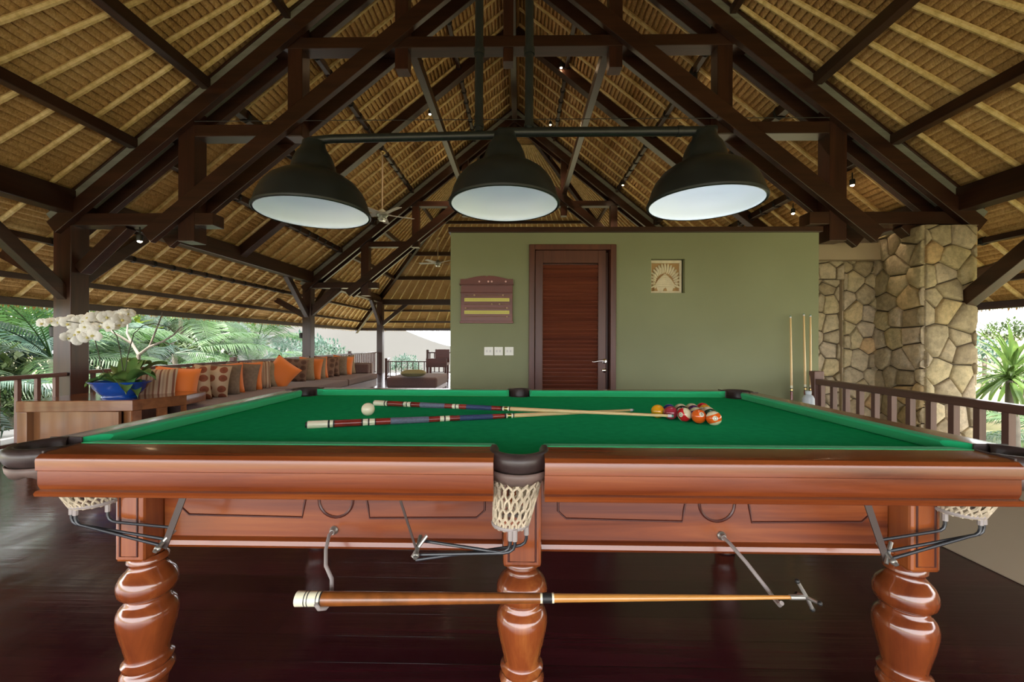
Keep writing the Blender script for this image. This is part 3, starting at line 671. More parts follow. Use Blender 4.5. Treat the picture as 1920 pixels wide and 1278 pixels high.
# apron with routed grooves
AY = 1.277; AB, AT = .545, .753
for x0, x1 in ((-1.105, -.05), (.065, 1.115)):
    ap = MB().box((x0, AY, AB), (x1, AY+.03, AT)).build('apron', M['tableX'], T, bevel=.002)
    MB().prism([(x0, AY-.002, AB), (x0, AY-.016, AB-.006), (x0, AY-.020, AB-.018), (x0, AY-.012, AB-.028), (x0, AY+.03, AB-.028), (x0, AY+.03, AB)], (x1-x0, 0, 0)).build('bead', M['tableX'], T, smooth=True)
    cx = (x0+x1)/2+.012; gr = MB(); zc = .662; rr = .053
    gr.tube([(cx+rr*math.cos(2*math.pi*k/24), AY-.0005, zc+rr*math.sin(2*math.pi*k/24)) for k in range(25)], .0045, 6, False)
    for sg, xe in ((-1, x0+.055), (1, x1-.055)):
        pl = [(xe, .76), (xe, .635), (xe-sg*.025, .612), (cx+sg*.105, .607), (cx+sg*.100, .64), (cx+sg*.092, .68), (cx+sg*.092, .76)]
        gr.tube([(x_, AY-.0005, z_) for x_, z_ in pl], .0035, 6, False)
    gr.build('carved_groove', M['groove'], ap, smooth=True)
FY = 2*TY-AY
for x0, x1 in ((-1.105, -.05), (.065, 1.115)): MB().box((x0, FY-.03, AB-.02), (x1, FY, AT)).build('apron', M['tableX'], T)
for sx in (-1, 1): MB().box((sx*1.16-.015, AY+.06, AB-.02), (sx*1.16+.015, FY-.06, AT)).build('apron', M['tableY'], T)
# legs
LP = [(.497, .045), (.488, .052), (.478, .053), (.473, .047), (.463, .046), (.452, .053), (.437, .067), (.418, .0755), (.400, .077), (.384, .073), (.372, .063), (.366, .054), (.361, .057), (.354, .058), (.349, .062), (.340, .070), (.325, .0765), (.305, .0775), (.275, .073), (.235, .064), (.20, .056), (.184, .053), (.178, .057), (.170, .065), (.160, .064), (.154, .057), (.148, .060), (.138, .068), (.124, .066), (.112, .056), (.09, .050), (.06, .049), (.04, .054), (.026, .054)]
for lx in (-1.150, .010, 1.160):
    for k, ly in enumerate((1.272, 2.368)):
        leg = MB().lathe(LP[::-1], (lx, ly, 0), 40).build('leg', M['turned'], T, smooth=True, angle=50)
        wx = .056 if abs(lx) < .1 else .043; wy0 = .066 if k == 0 else .05; wy1 = .05 if k == 0 else .066
        bl = MB().box((lx-wx, ly-wy0, .497), (lx+wx, ly+wy1, .756)).build('leg_block', M['tableZ'], leg, bevel=.009)
        if k == 0:
            gg = MB(); e = wx-.017; yg = ly-wy0-.0003
            gg.tube([(lx-e, yg, .75), (lx-e, yg, .515), (lx+e, yg, .515), (lx+e, yg, .75)], .003, 6, False); gg.build('carved_groove', M['groove'], leg)
        MB().lathe([(0, .040), (.004, .052), (.014, .052), (.020, .030), (.03, .022)], (lx, ly, 0), 24).build('metal_foot', M['steel'], leg, smooth=True)
# pockets
def pocket(cx, cy, ang, tilt, near, rods):
    """cx, cy: centre; ang: direction (degrees) of the outward back of the pocket"""
    ca, sa = math.cos(R(ang)), math.sin(R(ang)); corner = abs(cx) > .5; r = .072 if corner else .064
    dv = Vector((ca, sa, 0)); pv = Vector((-sa, ca, 0)); c = Vector((cx, cy, 0))
    half = 112 if corner else 90
    def arcp(rr, z_, n=20, h=half, back=0.0, sq=1.0):
        out = [c+(dv*math.cos(R(a))*sq+pv*math.sin(R(a)))*rr+dv*back+Vector((0, 0, z_)) for a in [-h+2*h*k/n for k in range(n+1)]]; return out
    lea = MB(); top = TOP+.002
    rings = [(r-.010, top-.050), (r-.008, top-.010), (r-.002, top), (r+.010, top+.001), (r+.020, top-.006), (r+.023, top-.022), (r+.016, top-.040), (r+.006, top-.052)]
    arcs = [arcp(rr, z_) for rr, z_ in rings]
    if not corner: arcs = [[Vector((p.x*1.0, p.y, p.z)) for p in a] for a in arcs]
    arcs = [([a[0]-dv*(.035 if not corner else .0)]+a+[a[-1]-dv*(.035 if not corner else .0)]) for a in arcs]
    nn = len(arcs[0]); b = len(lea.v)
    for a in arcs: lea.v += [tuple(p) for p in a]
    for i in range(len(arcs)):
        i2 = (i+1) % len(arcs)
        for k in range(nn-1): lea.f.append([b+i*nn+k, b+i2*nn+k, b+i2*nn+k+1, b+i*nn+k+1]); lea.mi.append(0)
    pk = lea.build('pocket_leather', M['leather'], T, smooth=True, angle=60)
    sk = MB(); a1 = arcp(r+.012, top-.048, 20, half); a2 = arcp(r+.010, top-.062, 20, half); a3 = arcp(r+.002, top-.082, 20, half)
    rng = random.Random(int(cx*100)+int(cy*10)+5); b = len(sk.v)
    for p, q, s_ in zip(a1, a2, a3): sk.v += [tuple(p), tuple(q), tuple(s_+Vector((0, 0, rng.random()*.012)))]
    for k in range(20): 
        for j in range(2): sk.f.append([b+3*k+j, b+3*k+3+j, b+3*k+4+j, b+3*k+1+j]); sk.mi.append(0)
    sk2 = sk.build('worn_leather_skirt', M['leather2'], pk, smooth=True); so = sk2.modifiers.new('s', 'SOLIDIFY'); so.thickness = .004
    # knotted net
    net = MB(); z0, z1 = top-.060, top-.205; tl = Vector(tilt); NS = 18; c = c-dv*(.045 if corner else 0)
    def np(a, h_):   # a turns, h_ 0 top..1 bottom
        rr = (r+.002)*(1-.30*h_) ; cc = c+tl*h_
        return cc+Vector((math.cos(a)*rr, math.sin(a)*rr, z0+(z1-z0)*h_))
    for k in range(NS):
        for sgn in (1, -1):
            pts = []
            for j in range(19):
                h_ = j/18; pts.append(np(2*math.pi*k/NS+sgn*h_*1.25+sgn*.05*math.sin(j*1.7), h_))
            net.tube(pts, .0037, 5, False)
    for h_ in (0, .97): net.tube([np(2*math.pi*q/24, h_) for q in range(25)], .004, 5, False)
    net.build('pocket_net', M['rope'], pk, smooth=True)
    if near:
        cc = c+tl; zb = z1
        rg = MB().tube([cc+Vector((math.cos(a)*(r*.73), math.sin(a)*(r*.73), zb+.006)) for a in [2*math.pi*q/24 for q in range(25)]], .0058, 8, False)
        for q in rods['at']: rg.tube([cc+Vector((q[0], q[1], zb+.008)), cc+Vector((q[0], q[1], zb-.022))], .0068, 8)
        rg.build('net_ring', M['hook'], pk, smooth=True)
        ex, ey, ez = rods['end']
        for i, q in enumerate(rods['at']):
            s_ = cc+Vector((q[0], q[1], zb-.012)); d_ = 1 if ex > s_.x else -1; off = rods['off'][i]
            pts = [s_, s_+Vector((0, 0, -.020)), s_+Vector((d_*.004, 0, -.031)), s_+Vector((d_*.014, 0, -.038)), s_+Vector((d_*.028, 0, -.041)), Vector((ex, ey+off[1], ez+off[0]))]
            MB().tube(pts, .0042, 8).build('return_rod', M['rod'], pk, smooth=True)
        e = Vector((ex, ey, ez)); bk = MB()
        bk.tube([e+Vector((0, -.03, -.016)), e+Vector((0, 0, 0)), e+Vector((0, .03, .016))], .006, 8); bk.tube([e+Vector((-.012, -.012, -.022)), e+Vector((.004, 0, .004)), e+Vector((.022, .012, .026))], .005, 8)
        bk.sphere(e+Vector((0, -.02, -.012)), .009, 10, 6); bk.build('rod_bracket', M['steel'], pk, smooth=True)
        MB().beam(Vector(rods['strap']), e+Vector((0, 0, -.02)), rods.get('sw', .012), .003, (0, 1, 0)).build('strap', M['strap'], pk)
pocket(0, NY0-.062, -90, (-.022, 0, 0), True, dict(at=[(.0, -.045), (.012, -.048), (.042, -.012)], off=[(.004, .03), (-.016, -.01), (-.024, -.022)], end=(-.275, 1.13, .592), strap=(-.33, 1.10, .775), sw=.006))
pocket(-NX-.045, NY0-.045, -135, (.028, .03, .015), True, dict(at=[(-.038, -.030), (-.02, -.036), (.045, -.008)], off=[(.006, .0), (-.004, -.015), (.03, .02)], end=(-1.005, 1.16, .585), strap=(-.925, 1.16, .775), sw=.018))
pocket(NX+.045, NY0-.045, -45, (-.028, .03, .015), True, dict(at=[(.040, -.028), (.024, -.034), (-.045, -.008)], off=[(.006, .0), (-.006, -.015), (.028, .02)], end=(1.01, 1.16, .575), strap=(.935, 1.16, .775), sw=.018))
pocket(0, NY1+.062, 90, (0, 0, 0), False, None); pocket(-NX-.045, NY1+.045, 135, (0, 0, 0), False, None); pocket(NX+.045, NY1+.045, 45, (0, 0, 0), False, None)
# hooks that carry the rest cue
HY = 1.075; ZC = EYE-(1122-642)*HY/F
def hook(kx, kz, pts, nm):
    h_ = MB().lathe([(0, .013), (.006, .013), (.010, .009), (.018, .008)], (kx, AY, kz), 14, (0, -1, 0)).build('hook_boss', M['steel'], T, smooth=True)
    MB().tube(pts, .0052, 10).build('hook_rod', M['hook'], h_, smooth=True)
k1 = P(627, 993, Y=AY); k2 = P(1352, 1003, Y=AY)
q = lambda px, py, Y: tuple(P(px, py, Y=Y))
hook(k1.x, k1.z, [(k1.x, AY-.01, k1.z), q(617, 1003, 1.235), q(611, 1030, 1.19), q(611, 1060, 1.15), q(622, 1085, 1.12), q(622, 1108, 1.10), q(620, 1128, 1.09), q(610, 1140, 1.06), q(598, 1141, 1.045), q(592, 1132, 1.04)], '')
hook(k2.x, k2.z, [(k2.x, AY-.01, k2.z), q(1368, 1018, 1.22), q(1400, 1055, 1.16), q(1440, 1106, 1.10), q(1452, 1122, 1.085), q(1462, 1134, 1.055), q(1466, 1130, 1.045)], '')

# ------------------------------------------------------------------ cues
def cue(name, label, butt, tip, segs, rb=.0145, rt=.006, group=None, cat='cue'):
    "segs: list of (from, to, material, part name, radius extra) as fractions of the length"
    a = Vector(butt); b = Vector(tip); t = empty(name, a); tag(t, label, cat, group); rad = lambda u: rb+(rt-rb)*min(1, u*1.02)
    for u0, u1, m, nm, ex in segs:
        MB().tube([a.lerp(b, u0), a.lerp(b, (u0+u1)/2), a.lerp(b, u1)], [rad(u0)+ex, rad((u0+u1)/2)+ex, rad(u1)+ex], 16).build(nm, M[m], t, smooth=True)
    return t
fancy = [(-.005, 0, 'black', 'rubber_bumper', -.004), (0, .050, 'ivory', 'butt_cap', 0), (.050, .055, 'black', 'ring', .0003), (.055, .063, 'ivory', 'ring', 0), (.063, .067, 'black', 'ring', .0003), (.067, .135, 'rosewood', 'butt', 0), (.135, .139, 'black', 'ring', .0002), (.139, .152, 'ivory', 'ring', 0), (.152, .156, 'black', 'ring', .0002),
         (.156, .170, 'ivory', 'ring', 0), (.170, .173, 'black', 'ring', .0002), (.173, .212, 'rosewood', 'butt', 0), (.212, .318, 'grip', 'grip', .0004), (.318, .350, 'rosewood', 'butt', 0), (.350, .362, 'ivory', 'ring', 0), (.362, .366, 'black', 'ring', .0002), (.366, .378, 'ivory', 'ring', 0),
         (.378, .408, 'rosewood', 'butt', 0), (.408, .508, 'grip2', 'grip', .0004), (.508, .525, 'rosewood', 'butt', 0), (.525, .545, 'rosewood', 'butt', 0)]
def fancy_scaled(j): # joint at fraction j of the whole cue
    k = j/.56; out = [(a*k, b*k, m, nm, e) for a, b, m, nm, e in fancy]; e0 = .545*k
    out += [(e0, e0+.005, 'black', 'ring', .0006), (e0+.005, e0+.010, 'ivory', 'joint_collar', .0004), (e0+.010, e0+.022, 'brass', 'joint_collar', 0), (e0+.022, e0+.027, 'ivory', 'joint_collar', .0004), (e0+.027, e0+.030, 'black', 'ring', .0006),
            (e0+.030, .985, 'maple', 'shaft', -.0006), (.985, .995, 'ferrule', 'ferrule', 0), (.995, 1.0, 'tip', 'tip', 0)]
    return out
b1 = P(577, 796, Z=BED+.015); t1 = P(1188, 768.5, Z=BED+.0075); j1 = .56
cue('pool_cue', 'red and grey cue lying on the cloth, its butt nearest the viewer', b1, t1, fancy_scaled(.56), .0148, .0062, 'pool cues lying crossed on the table')
b2 = P(703, 755, Z=BED+.015); t2 = P(1263, 779.5, Z=BED+.036)
cue('pool_cue', 'red and grey cue with its butt beside the white ball', b2, t2, fancy_scaled(.50), .0145, .0060, 'pool cues lying crossed on the table')
rb_, rt_ = P(557, 1122, Y=HY-.012), P(1508, 1119, Y=HY-.012)
r_ = cue('rest_cue', 'long brown rest cue hanging on hooks below the table rail', rb_, rt_, [(0, .018, 'ivory', 'butt_cap', 0), (.018, .020, 'black', 'ring', .0002), (.020, .024, 'ivory', 'ring', 0), (.024, .026, 'black', 'ring', .0002), (.026, .042, 'ivory', 'butt_cap', 0), (.042, .044, 'black', 'ring', .0002), (.044, .049, 'ivory', 'ring', 0), (.049, .052, 'black', 'ring', .0002),
    (.052, .485, 'brownbutt', 'butt', 0), (.485, .489, 'ivory', 'ring', .0004), (.489, .508, 'black', 'joint_collar', 0), (.508, .512, 'ivory', 'ring', .0004), (.512, .972, 'maple2', 'shaft', -.001), (.972, 1.0, 'steel', 'ferrule', .001)], .0185, .0055, cat='cue rest')
e = rt_; hd = MB()
hd.tube([e+Vector((-.02, -.004, .042)), e+Vector((.004, 0, .004)), e+Vector((.022, .002, -.032))], .0045, 8); hd.tube([e+Vector((.002, .03, -.010)), e+Vector((.004, 0, 0)), e+Vector((.014, -.035, .006))], .0045, 8)
hd.build('rest_head', M['steel'], r_, smooth=True)
tp = MB()
for q_ in ((-.02, -.004, .042), (.022, .002, -.032), (.002, .03, -.010), (.014, -.035, .006)): tp.sphere(e+Vector(q_), .0062, 8, 6)
tp.build('rubber_tip', M['black'], r_, smooth=True)
# standing cues
wc = [(0, .02, 'black', 'rubber_bumper', 0), (.02, .50, 'rosewood', 'butt', 0), (.50, .506, 'black', 'ring', .0005), (.506, .518, 'brass', 'ring', 0), (.518, .524, 'black', 'ring', .0005), (.524, .54, 'ivory', 'ring', 0), (.54, .985, 'maple', 'shaft', 0), (.985, .995, 'ferrule', 'ferrule', 0), (.995, 1, 'tip', 'tip', 0)]
for (px, py, bx, nm) in ((1482, 592, 1487, 'single wooden cue leaning on the green wall, apart from the other two'), (1507, 588, 1514, 'taller middle one of the three wooden cues leaning at the corner of the green wall'), (1519.5, 590, 1521, 'wooden cue leaning right against the railing post')):
    yy = 3.95; tp_ = P(px, py, Y=yy); bt = Vector((P(bx, 730, Y=3.80).x, 3.80, .004))
    cue('leaning_cue', nm, bt, tp_, wc, .0150, .0075, 'cues leaning in the corner')
# bottle on a small box
bc = P(1500, 730, Y=3.84)
o = MB().box((bc.x-.075, 3.66, 0), (bc.x+.075, 3.84, .50)).build('stool', M['beamZ'], bevel=.005); tag(o, 'small dark stand behind the table corner holding a white bottle', 'stand')
o = MB().lathe([(0, .035), (.004, .046), (.10, .048), (.165, .046), (.19, .036), (.20, .022), (.204, .020), (.206, .024), (.232, .024), (.234, .018)], (bc.x, 3.73, .50), 24).build('bottle', M['bottle'], smooth=True)
tag(o, 'frosted white plastic bottle standing between the leaning cues', 'bottle')

# ------------------------------------------------------------------ balls
def ball_mat(name, c, stripe=False, number=True, base=(.80, .72, .48)):
    m, nt, b = nodes(name); b.inputs['Roughness'].default_value = .12; b.inputs['Coat Weight'].default_value = .6
    tc = N(nt, 'ShaderNodeTexCoord'); sx = N(nt, 'ShaderNodeSeparateXYZ'); nt.links.new(tc.outputs['Object'], sx.inputs[0])
    cur = None
    if stripe:
        ab = N(nt, 'ShaderNodeMath', operation='ABSOLUTE'); nt.links.new(sx.outputs[2], ab.inputs[0]); lt = N(nt, 'ShaderNodeMath', operation='LESS_THAN'); lt.inputs[1].default_value = .0150; nt.links.new(ab.outputs[0], lt.inputs[0])
        mx = N(nt, 'ShaderNodeMix', data_type='RGBA'); mx.inputs[6].default_value = (*base, 1); mx.inputs[7].default_value = (*c, 1); nt.links.new(lt.outputs[0], mx.inputs[0]); cur = mx.outputs[2]
    if number:
        lt = N(nt, 'ShaderNodeMath', operation='LESS_THAN'); vd = N(nt, 'ShaderNodeVectorMath', operation='DISTANCE'); nt.links.new(tc.outputs['Object'], vd.inputs[0]); vd.inputs[1].default_value = (0, -.02858, 0); lt.inputs[1].default_value = .0100; nt.links.new(vd.outputs['Value'], lt.inputs[0])
        mx = N(nt, 'ShaderNodeMix', data_type='RGBA'); mx.inputs[7].default_value = (.82, .76, .58, 1); nt.links.new(lt.outputs[0], mx.inputs[0])
        if cur is not None: nt.links.new(cur, mx.inputs[6])
        else: mx.inputs[6].default_value = (*c, 1)
        cur = mx.outputs[2]
    if cur is not None: nt.links.new(cur, b.inputs['Base Color'])
    else: b.inputs['Base Color'].default_value = (*c, 1)
    return m
BR = .02858; bm_ = MB().sphere((0, 0, 0), BR, 40, 24).build('billiard_ball', ball_mat('cue_ball', (.80, .74, .52), number=False), smooth=True, angle=180)
bm_.location = P(690, 767, Z=BED+BR); bm_.name = 'cue_ball'; tag(bm_, 'cream white cue ball lying alone near the cue butts', 'ball')
av = Vector((-.0413, .0394)); av = av.normalized()*.0575; bv = Vector((av.x*.5+av.y*.866, -av.x*.866+av.y*.5)); p0 = Vector((.765, 1.65))
OR, RD, YL, BL, PU, MA, GN, BK = (.85, .13, .012), (.62, .012, .02), (.85, .38, .015), (.02, .03, .22), (.08, .015, .13), (.36, .03, .055), (.01, .07, .04), (.01, .01, .012)
balls = [(0, 0, OR, 1, '13', 'orange striped ball nearest the viewer at the rack corner', -.1, .75), (0, 1, OR, 0, '5', 'plain orange ball between the orange and red striped balls', .35, .35), (0, 2, RD, 1, '11', 'red striped ball with cream cap at the cue tip', -1.0, 1.2), (0, 3, MA, 0, '7', 'plain maroon ball just behind the cue tip', 2.0, 0),
         (0, 4, YL, 0, '1', 'yellow orange ball at the left corner of the rack', 1.2, 0), (1, 0, GN, 0, '6', 'dark green ball just behind the orange striped one', 2, 0), (1, 1, PU, 1, '12', 'purple striped ball in the second row behind the plain orange one', .8, .5), (1, 2, BK, 0, '8', 'black ball with a white number disc behind the red striped one', -.9, .45), (1, 3, BL, 0, '2', 'dark blue ball behind the maroon one', 2.4, 0),
         (2, 0, YL, 1, '9', 'cream and yellow striped ball, third from the right rack edge', 1.7, 1.5), (2, 1, PU, 0, '4', 'plain purple ball in the middle of the rack', 2.5, 0), (2, 2, YL, 1, '9', 'cream topped striped ball behind the blue one', 2.5, 1.5), (3, 0, YL, 0, '1', 'orange yellow ball near the far tip of the rack', -.5, .5), (3, 1, GN, 1, '14', 'dark green striped ball near the far tip of the rack', 2.6, .1), (4, 0, RD, 0, '3', 'plain red ball at the far tip of the rack', 2.3, .1)]
seen = {}
for r0, k0, c, st_, num, lb, yaw, tilt in balls:
    q2 = p0+av*k0+bv*r0; o = bm_.copy(); o.data = bm_.data.copy(); col.objects.link(o); o.name = 'billiard_ball'
    key = (c, st_); 
    if key not in seen: seen[key] = ball_mat('ball_%d' % len(seen), c, bool(st_))
    o.data.materials[0] = seen[key]; o.location = (q2.x, q2.y, BED+BR)
    base = math.atan2(q2.x, q2.y)                      # face the number towards the viewer's side of the room
    o.rotation_euler = Euler((-tilt*.9 if abs(yaw) < 1.5 else -.4, .12*(k0-2), -base*1.0+yaw), 'XYZ'); tag(o, lb, 'ball', 'racked pool balls')
    sp_ = {(0, 0): (.2, -.15, -.35), (0, 1): (.45, -.45, 0), (0, 2): (-.55, -.1, 1.0), (1, 2): (-.5, -.5, .3)}.get((r0, k0))
    if sp_: o.rotation_euler = (Matrix.Rotation(sp_[0]-base, 3, 'Z') @ Matrix.Rotation(sp_[1], 3, 'X') @ Matrix.Rotation(sp_[2], 3, 'Y')).to_euler()
    fc = bpy.data.curves.new('number', 'FONT'); fc.body = num; fc.size = .0135; fc.align_x = 'CENTER'; fc.align_y = 'CENTER'; fc.extrude = .0003; fo = bpy.data.objects.new('number', fc); col.objects.link(fo)
    fc.materials.append(M['black']); me = bpy.data.meshes.new_from_object(fo); bpy.data.objects.remove(fo); fo = bpy.data.objects.new('number', me); col.objects.link(fo); fo.parent = o; fo.location = (0, -BR-.0001, 0); fo.rotation_euler = (R(90), 0, 0)

# ------------------------------------------------------------------ pendant lamps on their bar
LAMP = [(0, .236), (.006, .2415), (.014, .241), (.030, .234), (.065, .224), (.10, .208), (.135, .180), (.160, .145), (.178, .108), (.188, .096), (.205, .092), (.235, .084), (.262, .072), (.280, .058), (.300, .050), (.318, .047)]
def lamp(px, py, nm, warm):
    c = P(px, py, Y=TY+.01); t = empty('pendant_lamp', c); tag(t, nm, 'pendant lamp', 'black bell lamps over the table')
    MB().lathe(LAMP+[(.318, .01)], c, 48, cap=False).build('shade', M['lampblack'], t, smooth=True, angle=50)
    MB().lathe([(h+.001, r_-.005) for h, r_ in LAMP[:9]]+[(.180, .06), (.182, .005)], c, 48, cap=False).build('inner_shade', M['lampwhite'], t, smooth=True, angle=50)
    MB().lathe([(.002, .2365), (.0, .2395), (.002, .2425), (.010, .2435), (.012, .240)], c, 48, cap=False).build('rim', M['lampblack'], t, smooth=True)
    MB().sphere(c+Vector((0, 0, .135)), (.034, .034, .042), 16, 10).build('bulb', M['bulb'], t, smooth=True)
    L = bpy.data.objects.new('lamp_light', bpy.data.lights.new('lamp_light', 'POINT')); col.objects.link(L); L.data.energy = .34 if warm[0] > .9 else .10; L.data.color = warm; L.data.shadow_soft_size = .05; L.location = c+Vector((0, 0, .075))
    return c
c1 = lamp(588, 402, 'black bell lamp over the left side of the billiard table', (.88, .95, 1)); c2 = lamp(946, 386, 'black bell lamp over the middle of the billiard table', (.88, .95, 1)); c3 = lamp(1321, 384, 'black bell lamp over the right side of the billiard table', (.95, .97, 1))
t = empty('lamp_bar', (c2.x, c2.y, 2.07)); tag(t, 'black pipe bar with two hanging pipes that carries the three bell lamps', 'lamp bar')
zb = 2.075; z1 = c1.z+.325
MB().tube([(c1.x-.02, c1.y, z1+.0), (c1.x+.08, c1.y, z1+.01), (c2.x-.02, c2.y, zb-.012)], .0185, 14).build('bar', M['lampblack'], t, smooth=True)
MB().tube([(c2.x-.03, c2.y, zb), (c3.x+.02, c3.y, zb)], .0205, 14).tube([(c3.x-.12, c3.y, zb), (c3.x-.10, c3.y, zb)], .0235, 14).tube([(c3.x+.0, c3.y, zb), (c3.x+.045, c3.y, zb)], .0245, 14).build('bar', M['lampblack'], t, smooth=True)
for px in (898, 992):
    p_ = P(px, 240, Y=TY+.01); dz = EYE
    cy_ = lambda z_: z_
    m_ = MB().tube([(p_.x, p_.y, zb), (p_.x, p_.y, 4.45)], .0185, 14)
    m_.lathe([(0, .023), (.02, .025), (.03, .0235)], (p_.x, p_.y, zb+.34), 16).lathe([(0, .0225), (.015, .022)], (p_.x, p_.y, zb+.02), 16); m_.build('hanging_pipe', M['lampblack'], t, smooth=True)
o = MB().tube([(XC-3.72, Y1-.12, 3.66), (XC-1.2, Y1-.14, 3.65), (XC+3.72, Y1-.12, 3.66)], .004, 5).build('cable', M['black']); tag(o, 'thin black cable stretched level across the nearest roof truss', 'cable')
# ------------------------------------------------------------------ console with the orchid
CZ = .56
c0 = P(29, 752, Z=CZ); c1_ = P(248, 750, Z=CZ); c2_ = P(350, 740, Z=CZ); c3_ = Vector((c2_.x-.05, c2_.y+.35, CZ)); c4_ = Vector((c0.x, c0.y+.75, CZ))
t = empty('console_table', ((c0.x+c1_.x)/2, c0.y+.3, 0)); tag(t, 'glossy brown wooden console cabinet with cut corner at the left edge', 'console table')
poly = [c0, c1_, c2_, c3_, c4_]
MB().prism([tuple(p-Vector((0, 0, .11))) for p in poly], (0, 0, .11)).build('top', M['consoleX'], t, bevel=.006)
dr = (c1_-c0).normalized(); ins = .02
MB().box((c0.x, c0.y+.01, 0), (c0.x+.10, c0.y+.11, CZ-.11)).build('leg', M['console'], t, bevel=.004); MB().box((c1_.x-.10, c1_.y+.01, 0), (c1_.x, c1_.y+.11, CZ-.11)).build('leg', M['console'], t, bevel=.004)
MB().box((c0.x+.09, c0.y+.07, .04), (c1_.x-.09, c0.y+.10, CZ-.11)).build('front_panel', M['console'], t)
v = (c2_-c1_); e1 = c1_+v*.30; e2 = c1_+v*.62
sd_ = MB()
for u0, u1 in ((.0, .16), (.46, .62), (.93, 1.0)):
    a, b = c1_+v*u0, c1_+v*u1; nrm = Vector((-v.y, v.x, 0)).normalized()*.05
    sd_.prism([(a.x, a.y, 0), (b.x, b.y, 0), (b.x+nrm.x, b.y+nrm.y, 0), (a.x+nrm.x, a.y+nrm.y, 0)], (0, 0, CZ-.11))
sd_.build('side_slat', M['consoleX'], t)
dk = MB(); nn_ = Vector((-v.y, v.x, 0)).normalized(); a, b = c1_+nn_*.16-v.normalized()*.05, c2_+nn_*.16
dk.prism([(c0.x+.05, c0.y+.12, .03), (c1_.x-.10, c1_.y+.12, .03), (b.x-.12, b.y, .03), (c4_.x+.05, c4_.y-.05, .03)], (0, 0, CZ-.15)); dk.build('inner_case', M['doorwood'], t)
bc = P(204, 748, Z=CZ); bx, by = bc.x, bc.y+.12
# blue oval bowl
t = empty('planter_bowl', (bx, by, CZ)); tag(t, 'glossy cobalt blue oval planter bowl on the wooden console', 'planter')
f = MB()
def ring_(sx, sy, z_, n=40, sq=2.6):
    out = []
    for k in range(n):
        a = 2*math.pi*k/n; c_, s_ = math.cos(a), math.sin(a); r = (abs(c_)**sq+abs(s_)**sq)**(-1/sq); out.append((bx+sx*r*c_, by+sy*r*s_, CZ+z_))
    return out
pr = [(.165, .10, .0), (.17, .105, .012), (.155, .095, .022), (.19, .12, .05), (.235, .145, .10), (.255, .16, .145), (.285, .18, .165), (.288, .182, .172), (.268, .165, .168), (.235, .145, .14), (.20, .12, .12)]
b = 0; n = 40
for s_ in pr: f.v += ring_(*s_)
for i in range(len(pr)-1):
    for k in range(n): f.f.append([i*n+k, i*n+(k+1) % n, (i+1)*n+(k+1) % n, (i+1)*n+k]); f.mi.append(0)
f.f.append(list(range(n))[::-1]); f.mi.append(0); f.f.append([(len(pr)-1)*n+k for k in range(n)]); f.mi.append(0)
f.build('bowl', M['blue'], t, smooth=True, angle=60)
# orchid
t = empty('orchid', (bx, by, CZ+.13)); tag(t, 'white moth orchid with arching sprays growing in the blue bowl', 'orchid')
rng = random.Random(5)
def strap_leaf(base, azim, L, W, rise, droop, name, par, m):
    mb = MB(); ca, sa = math.cos(azim), math.sin(azim)
    def fn(u, v_):
        s_ = v_; r = L*s_; z = rise*math.sin(min(1, s_*1.15)*math.pi/2)-droop*s_**2.5; wv = W*math.sin(math.pi*min(1, .12+s_*.88))**.7*(u-.5)
        return (base[0]+ca*r-sa*wv, base[1]+sa*r+ca*wv, base[2]+z+abs(u-.5)*W*.5)
    mb.grid(fn, 4, 10); o = mb.build(name, m, par, smooth=True, angle=180); return o
for az, L, W, ri, dp in ((195, .30, .13, .06, .12), (165, .24, .15, .10, .10), (120, .16, .16, .22, .02), (60, .18, .17, .20, .04), (20, .22, .17, .12, .12), (-10, .28, .15, .15, .10), (-45, .20, .17, .06, .20), (-80, .14, .16, .12, .08), (-120, .16, .15, .10, .08), (35, .30, .14, .20, .04), (90, .16, .15, .20, .02), (-20, .17, .16, .02, .20), (150, .2, .14, .16, .05)):
    strap_leaf((bx+.05+.05*math.cos(R(az)), by+.04*math.sin(R(az)), CZ+.13), R(az), L, W, ri+.04, dp, 'leaf', t, M['orchidleaf'])
oy = by
def q3(px, py, Y): return tuple(P(px, py, Y=Y))
st = [([q3(232, 706, oy), q3(226, 660, oy), q3(219, 630, oy-.02), q3(205, 610, oy-.05), q3(180, 603, oy-.08), q3(150, 606, oy-.10), q3(125, 602, oy-.10)]),
      ([q3(233, 706, oy), q3(240, 665, oy), q3(251, 625, oy), q3(268, 610, oy), q3(290, 606, oy), q3(318, 614, oy), q3(328, 625, oy)]),
      ([q3(200, 712, oy), q3(190, 685, oy), q3(183, 655, oy), q3(175, 625, oy-.05)])]
for s_ in st: MB().tube(s_, .0045, 7).build('flower_stem', M['stem'], t, smooth=True)
def flower():
    mb = MB()
    def petal(az, L, W, m):
        mb.cm = m
        def fn(u, v_):
            r = L*v_; wv = W*math.sin(math.pi*min(1, .1+.9*v_))**.6*(u-.5)*2
            return (math.cos(az)*r-math.sin(az)*wv, -.010*math.sin(v_*3)+.012*abs(u-.5), math.sin(az)*r+math.cos(az)*wv)
        mb.grid(fn, 4, 6)
    for az, L, W in ((90, .042, .020), (205, .042, .019), (335, .042, .019)): petal(R(az), L, W, 0)
    for az in (20, 160): petal(R(az), .050, .032, 0)
    mb.cm = 1; mb.sphere((0, -.010, -.004), (.007, .010, .008), 8, 6); mb.cm = 0
    return mb.build('flower', [M['petal'], M['petalmid']], t, smooth=True, angle=180)
pf = [(128, 607), (137, 600), (110, 604), (96, 602), (150, 600), (160, 612), (142, 628), (128, 633), (150, 622), (163, 632), (172, 618), (160, 604), (176, 607), (186, 612), (176, 628), (152, 637), (168, 597), (184, 595), (196, 603), (205, 612), (212, 604), (222, 609), (200, 594), (215, 595), (228, 600), (240, 588), (226, 590), (80, 606)]
f0 = flower()
